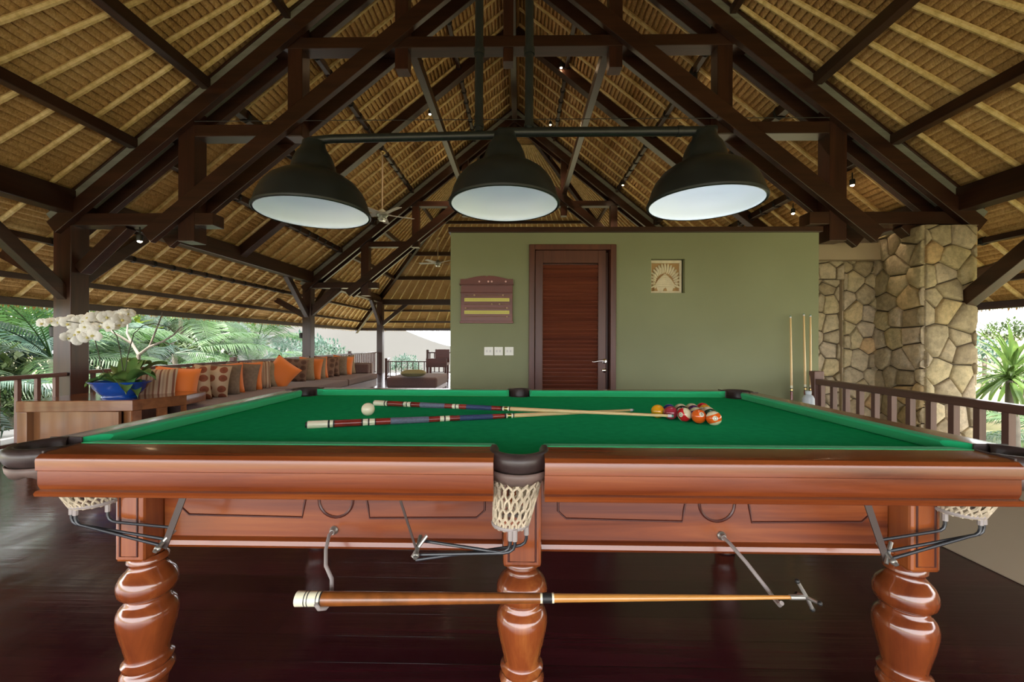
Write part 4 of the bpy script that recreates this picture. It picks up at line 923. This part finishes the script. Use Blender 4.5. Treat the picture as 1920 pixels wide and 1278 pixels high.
for i, (px, py) in enumerate(pf):
    o = f0 if i == 0 else f0.copy()
    if i: col.objects.link(o); o.parent = t
    p_ = P(px, py, Y=oy-.10+rng.random()*.10) - Vector(t.location); o.matrix_parent_inverse = Matrix.Identity(4); o.location = p_
    sc_ = (1.35+.45*rng.random())*(.75 if px > 235 or px < 100 else 1); o.scale = (sc_,)*3; o.rotation_euler = (rng.uniform(-.5, .3), rng.uniform(-.6, .6), rng.uniform(-.7, .7)+.4)

# ------------------------------------------------------------------ bench and cushions
BX0, BX1, BY0, BY1, SZ = -4.86, -3.36, 4.75, 9.75, .42
t = empty('daybed_bench', ((BX0+BX1)/2, (BY0+BY1)/2, 0)); tag(t, 'very long low bench with mauve brown seat pad along the left railing', 'bench')
MB().box((BX0, BY0, .12), (BX1, BY1, .29)).build('base', M['bench'], t, bevel=.01)
for k in range(3):
    a = BY0+(BY1-BY0)*k/3; MB().box((BX0, a+.01, .29), (BX1+.02, a+(BY1-BY0)/3-.01, SZ)).build('seat_pad', M['seat'], t, bevel=.025, seg=3)
for a in (BY0+.1, (BY0+BY1)/2, BY1-.1):
    for xx in (BX0+.08, BX1-.08): MB().box((xx-.04, a-.04, 0), (xx+.04, a+.04, .13)).build('leg', M['bench'], t)
MB().box((BX0, BY1, .12), (BX1-.12, BY1+.09, .66)).build('end_arm', M['bench'], t, bevel=.008)
MB().box((BX0+.5, BY1-.14, SZ), (BX1-.15, BY1, .64)).build('end_bolster', M['seat'], t, bevel=.03, seg=3)
# cushions
def dots_mat(name, c, d):
    m, nt, b = nodes(name); v = N(nt, 'ShaderNodeTexVoronoi', i_Scale=8.0, i_Randomness=.3, voronoi_dimensions='2D'); s3 = N(nt, 'ShaderNodeSeparateXYZ'); c3 = N(nt, 'ShaderNodeCombineXYZ'); nt.links.new(coords(nt), s3.inputs[0]); nt.links.new(s3.outputs[0], c3.inputs[0]); nt.links.new(s3.outputs[2], c3.inputs[1]); nt.links.new(c3.outputs[0], v.inputs['Vector'])
    nt.links.new(ramp(nt, v.outputs['Distance'], [(.0, tuple(q*.7 for q in d)), (.20, d), (.34, d), (.37, c)]), b.inputs['Base Color']); b.inputs['Roughness'].default_value = .9; return m
def stripe_mat(name, cs, k=26):
    m, nt, b = nodes(name); sx = N(nt, 'ShaderNodeSeparateXYZ'); nt.links.new(coords(nt), sx.inputs[0]); a = N(nt, 'ShaderNodeMath', operation='MULTIPLY'); a.inputs[1].default_value = k/3; nt.links.new(sx.outputs[0], a.inputs[0])
    fr_ = N(nt, 'ShaderNodeMath', operation='FRACT'); nt.links.new(a.outputs[0], fr_.inputs[0]); st_ = []
    for i, c in enumerate(cs): st_ += [(i/len(cs), c)]
    r = N(nt, 'ShaderNodeValToRGB'); r.color_ramp.interpolation = 'CONSTANT'; e = r.color_ramp.elements
    while len(e) < len(st_): e.new(.5)
    for i, (p_, c) in enumerate(st_): e[i].position = p_; e[i].color = (*c, 1)
    nt.links.new(fr_.outputs[0], r.inputs[0]); nt.links.new(r.outputs[0], b.inputs['Base Color']); b.inputs['Roughness'].default_value = .9; return m
TAN = (.50, .36, .24)
CM = {'stripe': stripe_mat('striped_linen', [(.52, .38, .26), (.30, .15, .09), (.56, .42, .30), (.50, .38, .28), (.22, .09, .06), (.56, .44, .32), (.42, .28, .2)]), 'orange': plain('orange_silk', (.85, .20, .010), .6, sheen=.4),
      'dots': dots_mat('brown_discs', TAN, (.24, .07, .035)), 'dots2': dots_mat('dim_brown_discs', (.22, .13, .09), (.12, .06, .045)), 'grey': plain('taupe_linen', (.26, .19, .14), .9, var=.3, vs=30), 'beige': plain('beige_linen', (.40, .30, .20), .9, var=.25, vs=30), 'brown': plain('brown_linen', (.14, .075, .05), .9, var=.3, vs=30)}
def pillow(name, w_, h_, th, m):
    mb = MB()
    for s_ in (-1, 1):
        def fn(u, v_, s_=s_):
            a = u*2-1; b_ = v_*2-1; pin = 1-.07*(1-abs(a)**2)-0; pin2 = 1-.07*(1-abs(b_)**2)
            k = max(0, (1-a**4)*(1-b_**4))**.55
            return (a*w_/2*(1-.07*(1-b_*b_)), s_*th/2*k, h_/2+b_*h_/2*(1-.07*(1-a*a)))
        mb.grid(fn, 14, 14)
    o = mb.build(name, m, smooth=True, angle=180); bpy.context.view_layer.update(); return o
pv = {k: pillow('cushion', .44, .44, .17, CM[k]) for k in CM}; used = set()
ordn = ['nearest', 'second', 'third', 'fourth', 'fifth', 'sixth', 'seventh', 'eighth', 'ninth', 'tenth', 'eleventh', 'twelfth', 'thirteenth', 'fourteenth', 'fifteenth', 'sixteenth', 'seventeenth', 'eighteenth', 'nineteenth', 'twentieth', 'twenty first', 'farthest']
PL = [('stripe', 286, 4.62, .50, 'beige cushion with brown stripes'), ('orange', 328, 4.86, .5, 'plain orange cushion'), ('dots', 361, 5.08, .55, 'tan cushion with large brown discs'), ('dots', 392, 5.34, .55, 'tan cushion with brown discs'), ('grey', 417, 5.60, .6, 'taupe cushion'), ('orange', 428, 5.78, .6, 'slim looking orange cushion'),
      ('grey', 450, 6.00, .6, 'taupe brown cushion'), ('orange', 463, 6.18, .6, 'orange cushion'), ('stripe', 481, 6.40, .6, 'striped beige cushion'), ('beige', 497, 6.62, .75, 'tilted beige brown cushion'), ('brown', 508, 6.86, .3, 'dark brown cushion'), ('orange', 527, 6.72, 9, 'orange cushion standing on its corner'),
      ('dots2', 551, 7.55, .25, 'dark brown patterned cushion'), ('beige', 569, 7.75, .35, 'beige cushion'), ('orange', 580, 7.98, .4, 'orange cushion'), ('beige', 590, 8.18, .5, 'slim looking beige cushion'), ('orange', 596, 8.34, .5, 'narrow looking orange cushion'), ('dots2', 606, 8.52, .5, 'brown patterned cushion'),
      ('dots2', 618, 8.75, .3, 'taupe cushion with dim brown discs'), ('grey', 633, 9.0, .4, 'taupe cushion'), ('orange', 642, 9.2, .5, 'orange cushion'), ('beige', 650, 9.38, .6, 'beige cushion next to the bench end')]
for i, (k, px, yy, rz, lb) in enumerate(PL):
    if k in used: o = pv[k].copy(); col.objects.link(o)
    else: o = pv[k]; used.add(k)
    x_ = P(px, 700, Y=yy).x
    o.location = (x_-.02, yy, SZ-.012); lean = -.14 if i not in (9,) else -.18
    o.rotation_euler = Euler((lean, .10*math.sin(i*2.3)+.04, (rz if rz < 5 else .35)*1.0+.12*math.sin(i*1.7)), 'XYZ')
    if rz > 5: o.rotation_euler = Euler((-.25, R(38), .3), 'XYZ'); o.location = (x_-.16, yy, SZ+.05)
    tag(o, '%s on the bench, %s from the console' % (lb, ordn[i]), 'cushion', 'cushions in a row on the bench')
for k in CM:
    if k not in used: bpy.data.objects.remove(pv[k])
# ottoman
a = P(724, 727, Z=.12); ox0, oy0 = P(724, 706, Y=8.6).x, 8.6; ox1 = P(815, 706, Y=8.6).x
t = empty('ottoman', ((ox0+ox1)/2, oy0+.6, 0)); tag(t, 'low wide upholstered ottoman in the far lounge area', 'ottoman')
MB().box((ox0, oy0, .20), (ox1+.05, oy0+1.3, .42)).build('seat_pad', M['seat'], t, bevel=.05, seg=3)
MB().box((ox0+.03, oy0+.02, .12), (ox1+.02, oy0+1.28, .21)).build('base', M['bench'], t)
for xx in (ox0+.08, ox1-.05):
    for yy in (oy0+.06, oy0+1.2): MB().box((xx-.035, yy-.035, 0), (xx+.035, yy+.035, .13)).build('leg', M['bench'], t)
o = pv['beige'].copy(); o.data = o.data.copy(); o.data.materials[0] = M['sage']; col.objects.link(o); o.location = (P(782, 700, Y=9.0).x, 8.85, .50); o.rotation_euler = (R(88), 0, .1); o.scale = (1.15, .85, 1)
tag(o, 'olive cushion lying flat on the ottoman', 'cushion')
# far chair with folded towels
cy_ = 13.2; A = P(799, 664, Y=cy_); B = P(838, 688, Y=cy_)
t = empty('wooden_chair', ((A.x+B.x)/2, cy_+.2, 0)); tag(t, 'reddish brown wooden chair with white towels at the far end', 'chair')
W_ = B.x-A.x
MB().box((A.x+.15, cy_, .42), (B.x, cy_+.5, .50)).build('seat', M['boardwood'], t); MB().box((A.x+.2, cy_+.45, .5), (B.x, cy_+.5, .92)).build('backrest', M['boardwood'], t)
MB().box((A.x, cy_-.02, .36), (B.x, cy_+.03, .64)).build('side_panel', M['boardwood'], t)
for xx in (A.x+.05, B.x-.05):
    for yy in (cy_+.03, cy_+.45): MB().box((xx-.03, yy-.03, 0), (xx+.03, yy+.03, .45)).build('leg', M['boardwood'], t)
o = MB().box((A.x+.22, cy_+.02, .50), (B.x-.1, cy_+.36, .58)).build('folded_towel', M['towel'], bevel=.03, seg=3); tag(o, 'white folded towels on the far wooden chair', 'towel')

# ------------------------------------------------------------------ ceiling fans
def on_roof(px, py, off=.16):
    u = P(px, py, Y=1.0)-Vector((0, 0, EYE)); best = None
    for k in range(60, 1600):
        q_ = Vector((0, 0, EYE))+u*(k*.01)
        d_ = max(abs(q_.x-XC), q_.y-Y2, Y1-q_.y)
        if q_.z > ZT-KS*d_-off: return q_
    return q_
def fan(px, py, hy, lb, n=5, YY=None):
    m_ = on_roof(px, py, .2); hub = Vector((m_.x, m_.y, P(px, hy, Y=m_.y).z)); t = empty('ceiling_fan', hub); tag(t, lb, 'ceiling fan', 'ceiling fans in the lounge')
    MB().tube([m_+Vector((0, 0, .1)), hub+Vector((0, 0, .10))], .014, 8).build('rod', plain('pale_rod', (.55, .42, .30), .4), t, smooth=True)
    MB().lathe([(0, .02), (.03, .06), (.05, .065)], m_+Vector((0, 0, -.02)), 16).build('mount', M['brass'], t, smooth=True)
    MB().lathe([(-.06, .02), (-.05, .08), (-.02, .11), (.03, .11), (.06, .07), (.10, .03)], hub, 24).build('motor', plain('fan_metal', (.45, .48, .42), .3, metal=.5), t, smooth=True)
    MB().lathe([(-.13, .01), (-.125, .06), (-.09, .085), (-.06, .07)], hub, 20).build('glass_shade', M['glass'], t, smooth=True)
    for k in range(n):
        a = 2*math.pi*k/n+.5; MB().cbox(hub+Vector((math.cos(a)*.36, math.sin(a)*.36, 0)), (.50, .13, .01), Matrix.Rotation(a, 3, 'Z') @ Matrix.Rotation(.2, 3, 'X')).build('blade', plain('fan_blade', (.42, .40, .38), .5), t, bevel=.004)
fan(717, 288, 402, 'ceiling fan on a long thin rod, seen beside the left bell lamp')
fan(821, 448, 493, 'more distant ceiling fan seen just left of the green wall')
# ------------------------------------------------------------------ spotlights
SP = [(790, 122, 'left of the king post, high up'), (1052, 127, 'right of the hanging pipes, high up'), (1303, 150, 'above the right bell lamp'), (806, 214, 'between the left and middle bell lamps, on the upper tie'), (1032, 234, 'just above the lamp bar right of the middle lamp'),
      (1028, 274, 'just below the lamp bar right of the middle lamp'), (845, 288, 'left of the neck of the middle bell lamp'), (1168, 347, 'left of the right bell lamp'), (1598, 347, 'at far right beside the truss stud'), (1487, 400, 'right of the right bell lamp, low over the green wall'), (1049, 361, 'beside the rim of the middle bell lamp')]
def spot(p_, lb, aim=(0, 0, -1), e=32):
    t = empty('spotlight', p_); tag(t, 'small warm spotlight '+lb, 'spotlight', 'small spotlights under the roof')
    MB().tube([p_+Vector((0, 0, .16)), p_+Vector((0, 0, .06))], .008, 6).build('bracket', M['black'], t)
    MB().lathe([(0, .028), (.005, .032), (.07, .030), (.075, .02)], p_, 14).build('housing', M['black'], t, smooth=True)
    MB().sphere(p_+Vector((0, 0, -.002)), (.022, .022, .014), 10, 6).build('bulb', M['spotglow'], t, smooth=True)
    L = bpy.data.objects.new('spot_light', bpy.data.lights.new('spot_light', 'SPOT')); col.objects.link(L); L.data.energy = e; L.data.spot_size = R(110); L.data.spot_blend = .6; L.data.color = (1, .74, .46); L.data.shadow_soft_size = .03
    L.location = p_+Vector((0, 0, -.05))
for px, py, lb in SP: spot(on_roof(px, py, .26), lb, e=8 if px == 1598 else 32)
spot(P(262, 452, Y=4.62), 'under the tie at the nearest left post', e=8)

# ------------------------------------------------------------------ garden
rng = random.Random(21)
def ground_z(x, y):
    z = -.75
    if x < -7: z += min(3.4, (-x-7)*.10)
    if x > 6.5: z += min(3.2, (x-6.5)*.17)
    if y > 17: z -= min(5, (y-17)*.35)
    return z
g = MB(); g.grid(lambda u, v: (-45+90*u, -25+85*v, ground_z(-45+90*u, -25+85*v)+.12*math.sin(u*37+v*11)*math.cos(v*29)-.03), 90, 85)
S(g.build('ground', M['soil'], smooth=True))
S(MB().box((-6.7, -3, -.45), (-5.36, 15.4, -.02)).build('path', M['deck']))
hl = MB(); hl.grid(lambda u, v: (7.5+30*v, -12+60*u, -1.2+3.7*(1-math.exp(-v*1.8))+.35*math.sin(u*21+v*9)+.25*math.sin(u*47)), 60, 24)
S(hl.build('hillside', M['hill'], smooth=True))
fh = MB(); fh.grid(lambda u, v: (-60+110*u, 48+10*v, -14+v*(17.5+2.2*math.sin(u*9)+1.2*math.sin(u*23))), 60, 6)
S(fh.build('distant_hill', plain('hazy_hill', (.048, .047, .044), .95, var=.1, vs=.2), smooth=True))
def frond(L, n, droop, leafL, seed, m):
    r_ = random.Random(seed); mb = MB(); pts = []
    def cp(s_): return Vector((L*s_*(1-.15*s_), 0, L*(.62*s_-droop*s_*s_)))
    mb.tube([cp(k/8) for k in range(9)], [.014*(1-.8*k/8) for k in range(9)], 5)
    for k in range(n):
        s_ = .14+.85*k/n; c_ = cp(s_); d_ = (cp(min(1, s_+.02))-cp(s_-.02)).normalized(); ll = leafL*math.sin(math.pi*min(1, .25+s_*.72))**.7
        for sg in (-1, 1):
            o_ = (Vector((0, sg, 0))*.88+d_*.55+Vector((0, 0, .12-.1*r_.random()))).normalized(); wv = d_*.016
            mid = c_+o_*ll*.55; tip = c_+o_*ll-Vector((0, 0, ll*(.25+.2*r_.random())))
            mb.add([c_-wv*.6, c_+wv*.6, mid+wv, mid-wv, tip], [(0, 1, 2, 3), (3, 2, 4)])
    me = mb.build('frond', m); return me
protos = [frond(2.3, 44, .55, .62, 1, M['palm']), frond(2.0, 40, .75, .55, 2, M['palm2']), frond(2.6, 48, .40, .66, 3, M['palm'])]
def palm(x, y, h, nf, sc_, lb, kinds=(0, 1, 2), trunk=.07, up=0):
    z0 = ground_z(x, y); t = empty('palm_tree', (x, y, z0)); tag(t, lb, 'palm', 'garden palms')
    tr = MB().tube([(0, 0, -.1), (.04, .02, h*.5), (0, 0, h)], [trunk*1.2, trunk, trunk*.8], 8).build('trunk', M['bark'], smooth=True); tr.parent = t
    for k in range(nf):
        pz = protos[rng.choice(kinds)]; o = pz.copy(); col.objects.link(o); o.name = 'frond'; o.parent = t; o.location = (0, 0, h); s_ = sc_*(.75+.45*rng.random()); o.scale = (s_, s_, s_)
        o.rotation_euler = Euler((rng.uniform(-.25, .25), rng.uniform(-.55, .55)-up, 2*math.pi*k/nf+rng.uniform(-.3, .3)), 'XYZ')
for i, (x, y, h, nf, s_, lb) in enumerate([(-8.0, 4.3, 1.0, 12, 1.0, 'broad palm filling the left edge of the garden view'), (-8.6, 6.2, .7, 12, .95, 'leafy palm behind the nearest post'), (-9.4, 8.2, 1.3, 13, 1.05, 'palm seen just right of the nearest post'), (-8.3, 9.2, .4, 11, .85, 'low palm over the railing behind the orange cushions'),
    (-9.6, 11.4, 1.3, 13, 1.1, 'palm with long fronds at the middle of the left garden'), (-8.2, 12.6, .8, 12, .95, 'palm left of the middle post'), (-9.9, 15.5, 1.5, 13, 1.15, 'tall palm behind the middle post'), (-8.4, 16.5, .6, 11, .8, 'small palm just right of the middle post'), (-11.5, 5.5, 2.0, 12, 1.3, 'big palm deeper in the left garden'), (-12.5, 10.2, 2.2, 12, 1.4, 'big palm deep in the garden beyond the bench'), (-12.0, 14.5, 2.4, 12, 1.4, 'high palm deep behind the middle post'), (-7.6, 3.4, -.1, 9, .7, 'low palm beneath the railing at the left edge'), (-7.7, 7.6, .0, 10, .7, 'low blue green palm behind the bench railing')]):
    palm(x, y, h, nf, s_, lb)
def leaf_cloud(n, rad, ll, seed, m, name='foliage'):
    r_ = random.Random(seed); mb = MB()
    for k in range(n):
        a = r_.uniform(0, 2*math.pi); e_ = math.asin(r_.uniform(-.2, 1)); rr = rad*(.55+.45*r_.random()); c_ = Vector((math.cos(a)*math.cos(e_), math.sin(a)*math.cos(e_), math.sin(e_)*.8))*rr
        d_ = Vector((r_.gauss(0, 1), r_.gauss(0, 1), r_.gauss(.3, .8))).normalized(); x_, y_, _ = frame(d_); l_ = ll*(.6+.8*r_.random())
        mb.add([c_, c_+d_*l_*.5+x_*l_*.18, c_+d_*l_, c_+d_*l_*.5-x_*l_*.18], [(0, 1, 2, 3)])
    return mb.build(name, m)
cl = [leaf_cloud(1500, 1.0, .17, 1, M['bush']), leaf_cloud(1200, 1.0, .2, 2, M['lime']), leaf_cloud(1500, 1.0, .16, 3, M['palm2'])]
def shrub(x, y, s_, k, lb, dz=0):
    t = empty('garden_shrub', (x, y, ground_z(x, y)+dz)); tag(t, lb, 'shrub', 'garden shrubs')
    o = cl[k].copy(); col.objects.link(o); o.name = 'foliage'; o.parent = t; o.scale = (s_, s_, s_*.9); o.rotation_euler = (0, 0, rng.uniform(0, 6)); o.location = (0, 0, s_*.45)
    w_ = MB().tube([(0, 0, -.1), (.03, .02, s_*.5)], .04, 6).build('stem', M['bark']); w_.parent = t
shr = [(-7.6, 5.2, .7, 0, 'dark shrub behind the left railing near the console'), (-8.0, 8.2, .55, 1, 'bright lime green shrub just above the bench railing'), (-7.5, 10.4, .7, 0, 'shrub below the palms behind the middle of the bench'), (-9.6, 5.0, 1.2, 2, 'round blue green shrub under the big left palm'), (-10.5, 7.2, 1.5, 0, 'large shrub deep behind the nearest post'), (-11, 9.0, 1.6, 2, 'large blue green shrub deep in the garden'),
       (-10.8, 12.8, 1.6, 0, 'large shrub behind the palms near the middle post'), (-9.5, 18, 1.3, 2, 'pale shrub beyond the middle post'), (-12.8, 6.2, 2.3, 1, 'tall light green shrub at the back of the left garden'), (-14, 8.8, 2.6, 0, 'tallest dark shrub at the back of the garden'), (-13.5, 12.0, 2.4, 1, 'tall light green shrub behind the garden palms'), (-13, 16.5, 2.4, 0, 'tall shrub at the back right of the left garden'), (-8.6, 3.2, 1.0, 0, 'shrub at the extreme left beside the path'),
       (-15.5, 5.0, 3.0, 2, 'high blue green shrub behind everything at the left edge')]
for s_ in shr: shrub(*s_)
# bare branching frangipani with a few flowers
bx_, by_ = P(262, 650, Y=7.4).x, 7.4
t = empty('frangipani_tree', (bx_, by_, ground_z(bx_, by_))); tag(t, 'pale bare branched frangipani tree behind the orchid', 'tree'); 
def br(px, py, dy=0): return tuple(P(px, py, Y=by_+dy))
m_ = MB()
for pts, r in (([(bx_-.0, by_, ground_z(bx_, by_)), br(258, 720), br(259, 690), br(260, 665)], [.05, .04, .035, .03]), ([br(260, 665), br(248, 645, .1), br(238, 625, .2), br(240, 600, .3)], [.026, .022, .017, .010]), ([br(260, 665), br(280, 650), br(305, 640, -.1), br(325, 628, -.2), br(340, 612, -.2)], [.026, .021, .018, .014, .008]),
               ([br(248, 645, .1), br(225, 630), br(210, 622), br(196, 600)], [.02, .016, .012, .008]), ([br(305, 640, -.1), br(318, 645), br(330, 640)], [.013, .010, .007]), ([br(280, 650), br(290, 625), br(300, 600), br(304, 585)], [.017, .014, .011, .007])): m_.tube(pts, r, 8)
m_.build('branches', M['bark'], t, smooth=True)
# pink flowers low at the left
fx = P(20, 735, Y=6.3); t = empty('pink_flowering_shrub', (fx.x, 6.3, ground_z(fx.x, 6.3))); tag(t, 'shrub with pink flowers low behind the left railing', 'shrub')
o = cl[0].copy(); col.objects.link(o); o.name = 'foliage'; o.parent = t; o.scale = (.5, .5, .6); o.location = (0, 0, fx.z-ground_z(fx.x, 6.3)-.35)
m_ = MB()
for k in range(26): 
    m_.sphere((rng.gauss(0, .12), -.42+rng.gauss(0, .06), fx.z-ground_z(fx.x, 6.3)+rng.gauss(0, .06)), (.035, .02, .03), 6, 4)
m_.build('blossom', M['pinkf']).parent = t
# right side: sword leaved tree and low palms
sx_, sy_ = P(1895, 708, Y=6.2).x, 6.2; cz = P(1895, 705, Y=6.2).z; gz = ground_z(sx_, sy_)
t = empty('sword_leaf_tree', (sx_, sy_, gz)); tag(t, 'spiky sword leaved plant on a trunk right of the stone pillar', 'spiky plant')
tr = MB().tube([(0, 0, -.1), (.02, 0, (cz-gz)*.5), (0, 0, cz-gz-.06)], [.11, .08, .05], 10).build('trunk', M['bark'], smooth=True); tr.parent = t
def sword(L):
    mb = MB()
    def fn(u, v_): wv = .028*(math.sin(math.pi*min(1, .18+v_*.82))**.8)*(u-.5)*2; return (L*v_, wv, abs(u-.5)*.02+.10*L*v_-.32*L*v_**3)
    mb.grid(fn, 2, 8); return mb.build('sword_leaf', M['sword'])
sw = sword(.74)
for k in range(64):
    o = sw if k == 0 else sw.copy()
    if k: col.objects.link(o)
    o.parent = t; o.location = (0, 0, cz-gz+rng.uniform(-.08, .06)); e_ = rng.uniform(-.8, 1.45); o.rotation_euler = Euler((rng.uniform(-.3, .3), -e_, rng.uniform(0, 6.28)), 'XYZ'); s_ = .8+.45*rng.random(); o.scale = (s_, 1.1, s_)
for x, y, h, nf, s_, lb in [(6.9, 5.6, -.25, 11, .6, 'low feathery palm under the spiky plant'), (5.7, 5.4, -.3, 9, .5, 'low fern like palm just right of the stone pillar'), (8.6, 6.4, .0, 10, .8, 'feathery palm at the right edge behind the railing'), (8.2, 9.5, .2, 10, .8, 'palm on the slope behind the spiky plant')]:
    palm(x, y, h, nf, s_, lb, kinds=(0, 2), trunk=.05)
for k, (x, y, s_, kk, lb) in enumerate([(9.5, 8.0, .55, 0, 'low dry shrub on the right hillside, nearest'), (11.5, 10.5, .7, 2, 'blue green shrub on the right hillside'), (13, 9, .7, 0, 'dark shrub high on the right hillside'), (14.5, 12.5, .8, 0, 'small shrub near the top of the right hillside'), (11, 13.5, .7, 0, 'shrub on the right hillside close behind the stone pillar')]):
    shrub(x, y, s_, kk, lb, dz=.35)
for (px, py, yy, s_, lb) in ((600, 672, 24, 1.5, 'pale tree crown beyond the far corner'), (560, 664, 27, 1.8, 'pale tree crown left of the farthest post'), (760, 690, 30, 1.2, 'low distant shrub past the far railing')):
    p_ = P(px, py, Y=yy); t = empty('distant_tree', (p_.x, yy, ground_z(p_.x, yy))); tag(t, lb, 'tree', 'distant trees')
    o = cl[2].copy(); col.objects.link(o); o.name = 'crown'; o.parent = t; o.location = (0, 0, p_.z-ground_z(p_.x, yy)); o.scale = (s_, s_, s_)
    w_ = MB().tube([(0, 0, -.1), (0, 0, p_.z-ground_z(p_.x, yy))], .09, 6).build('trunk', M['bark']); w_.parent = t
for o in protos+cl: bpy.data.objects.remove(o)
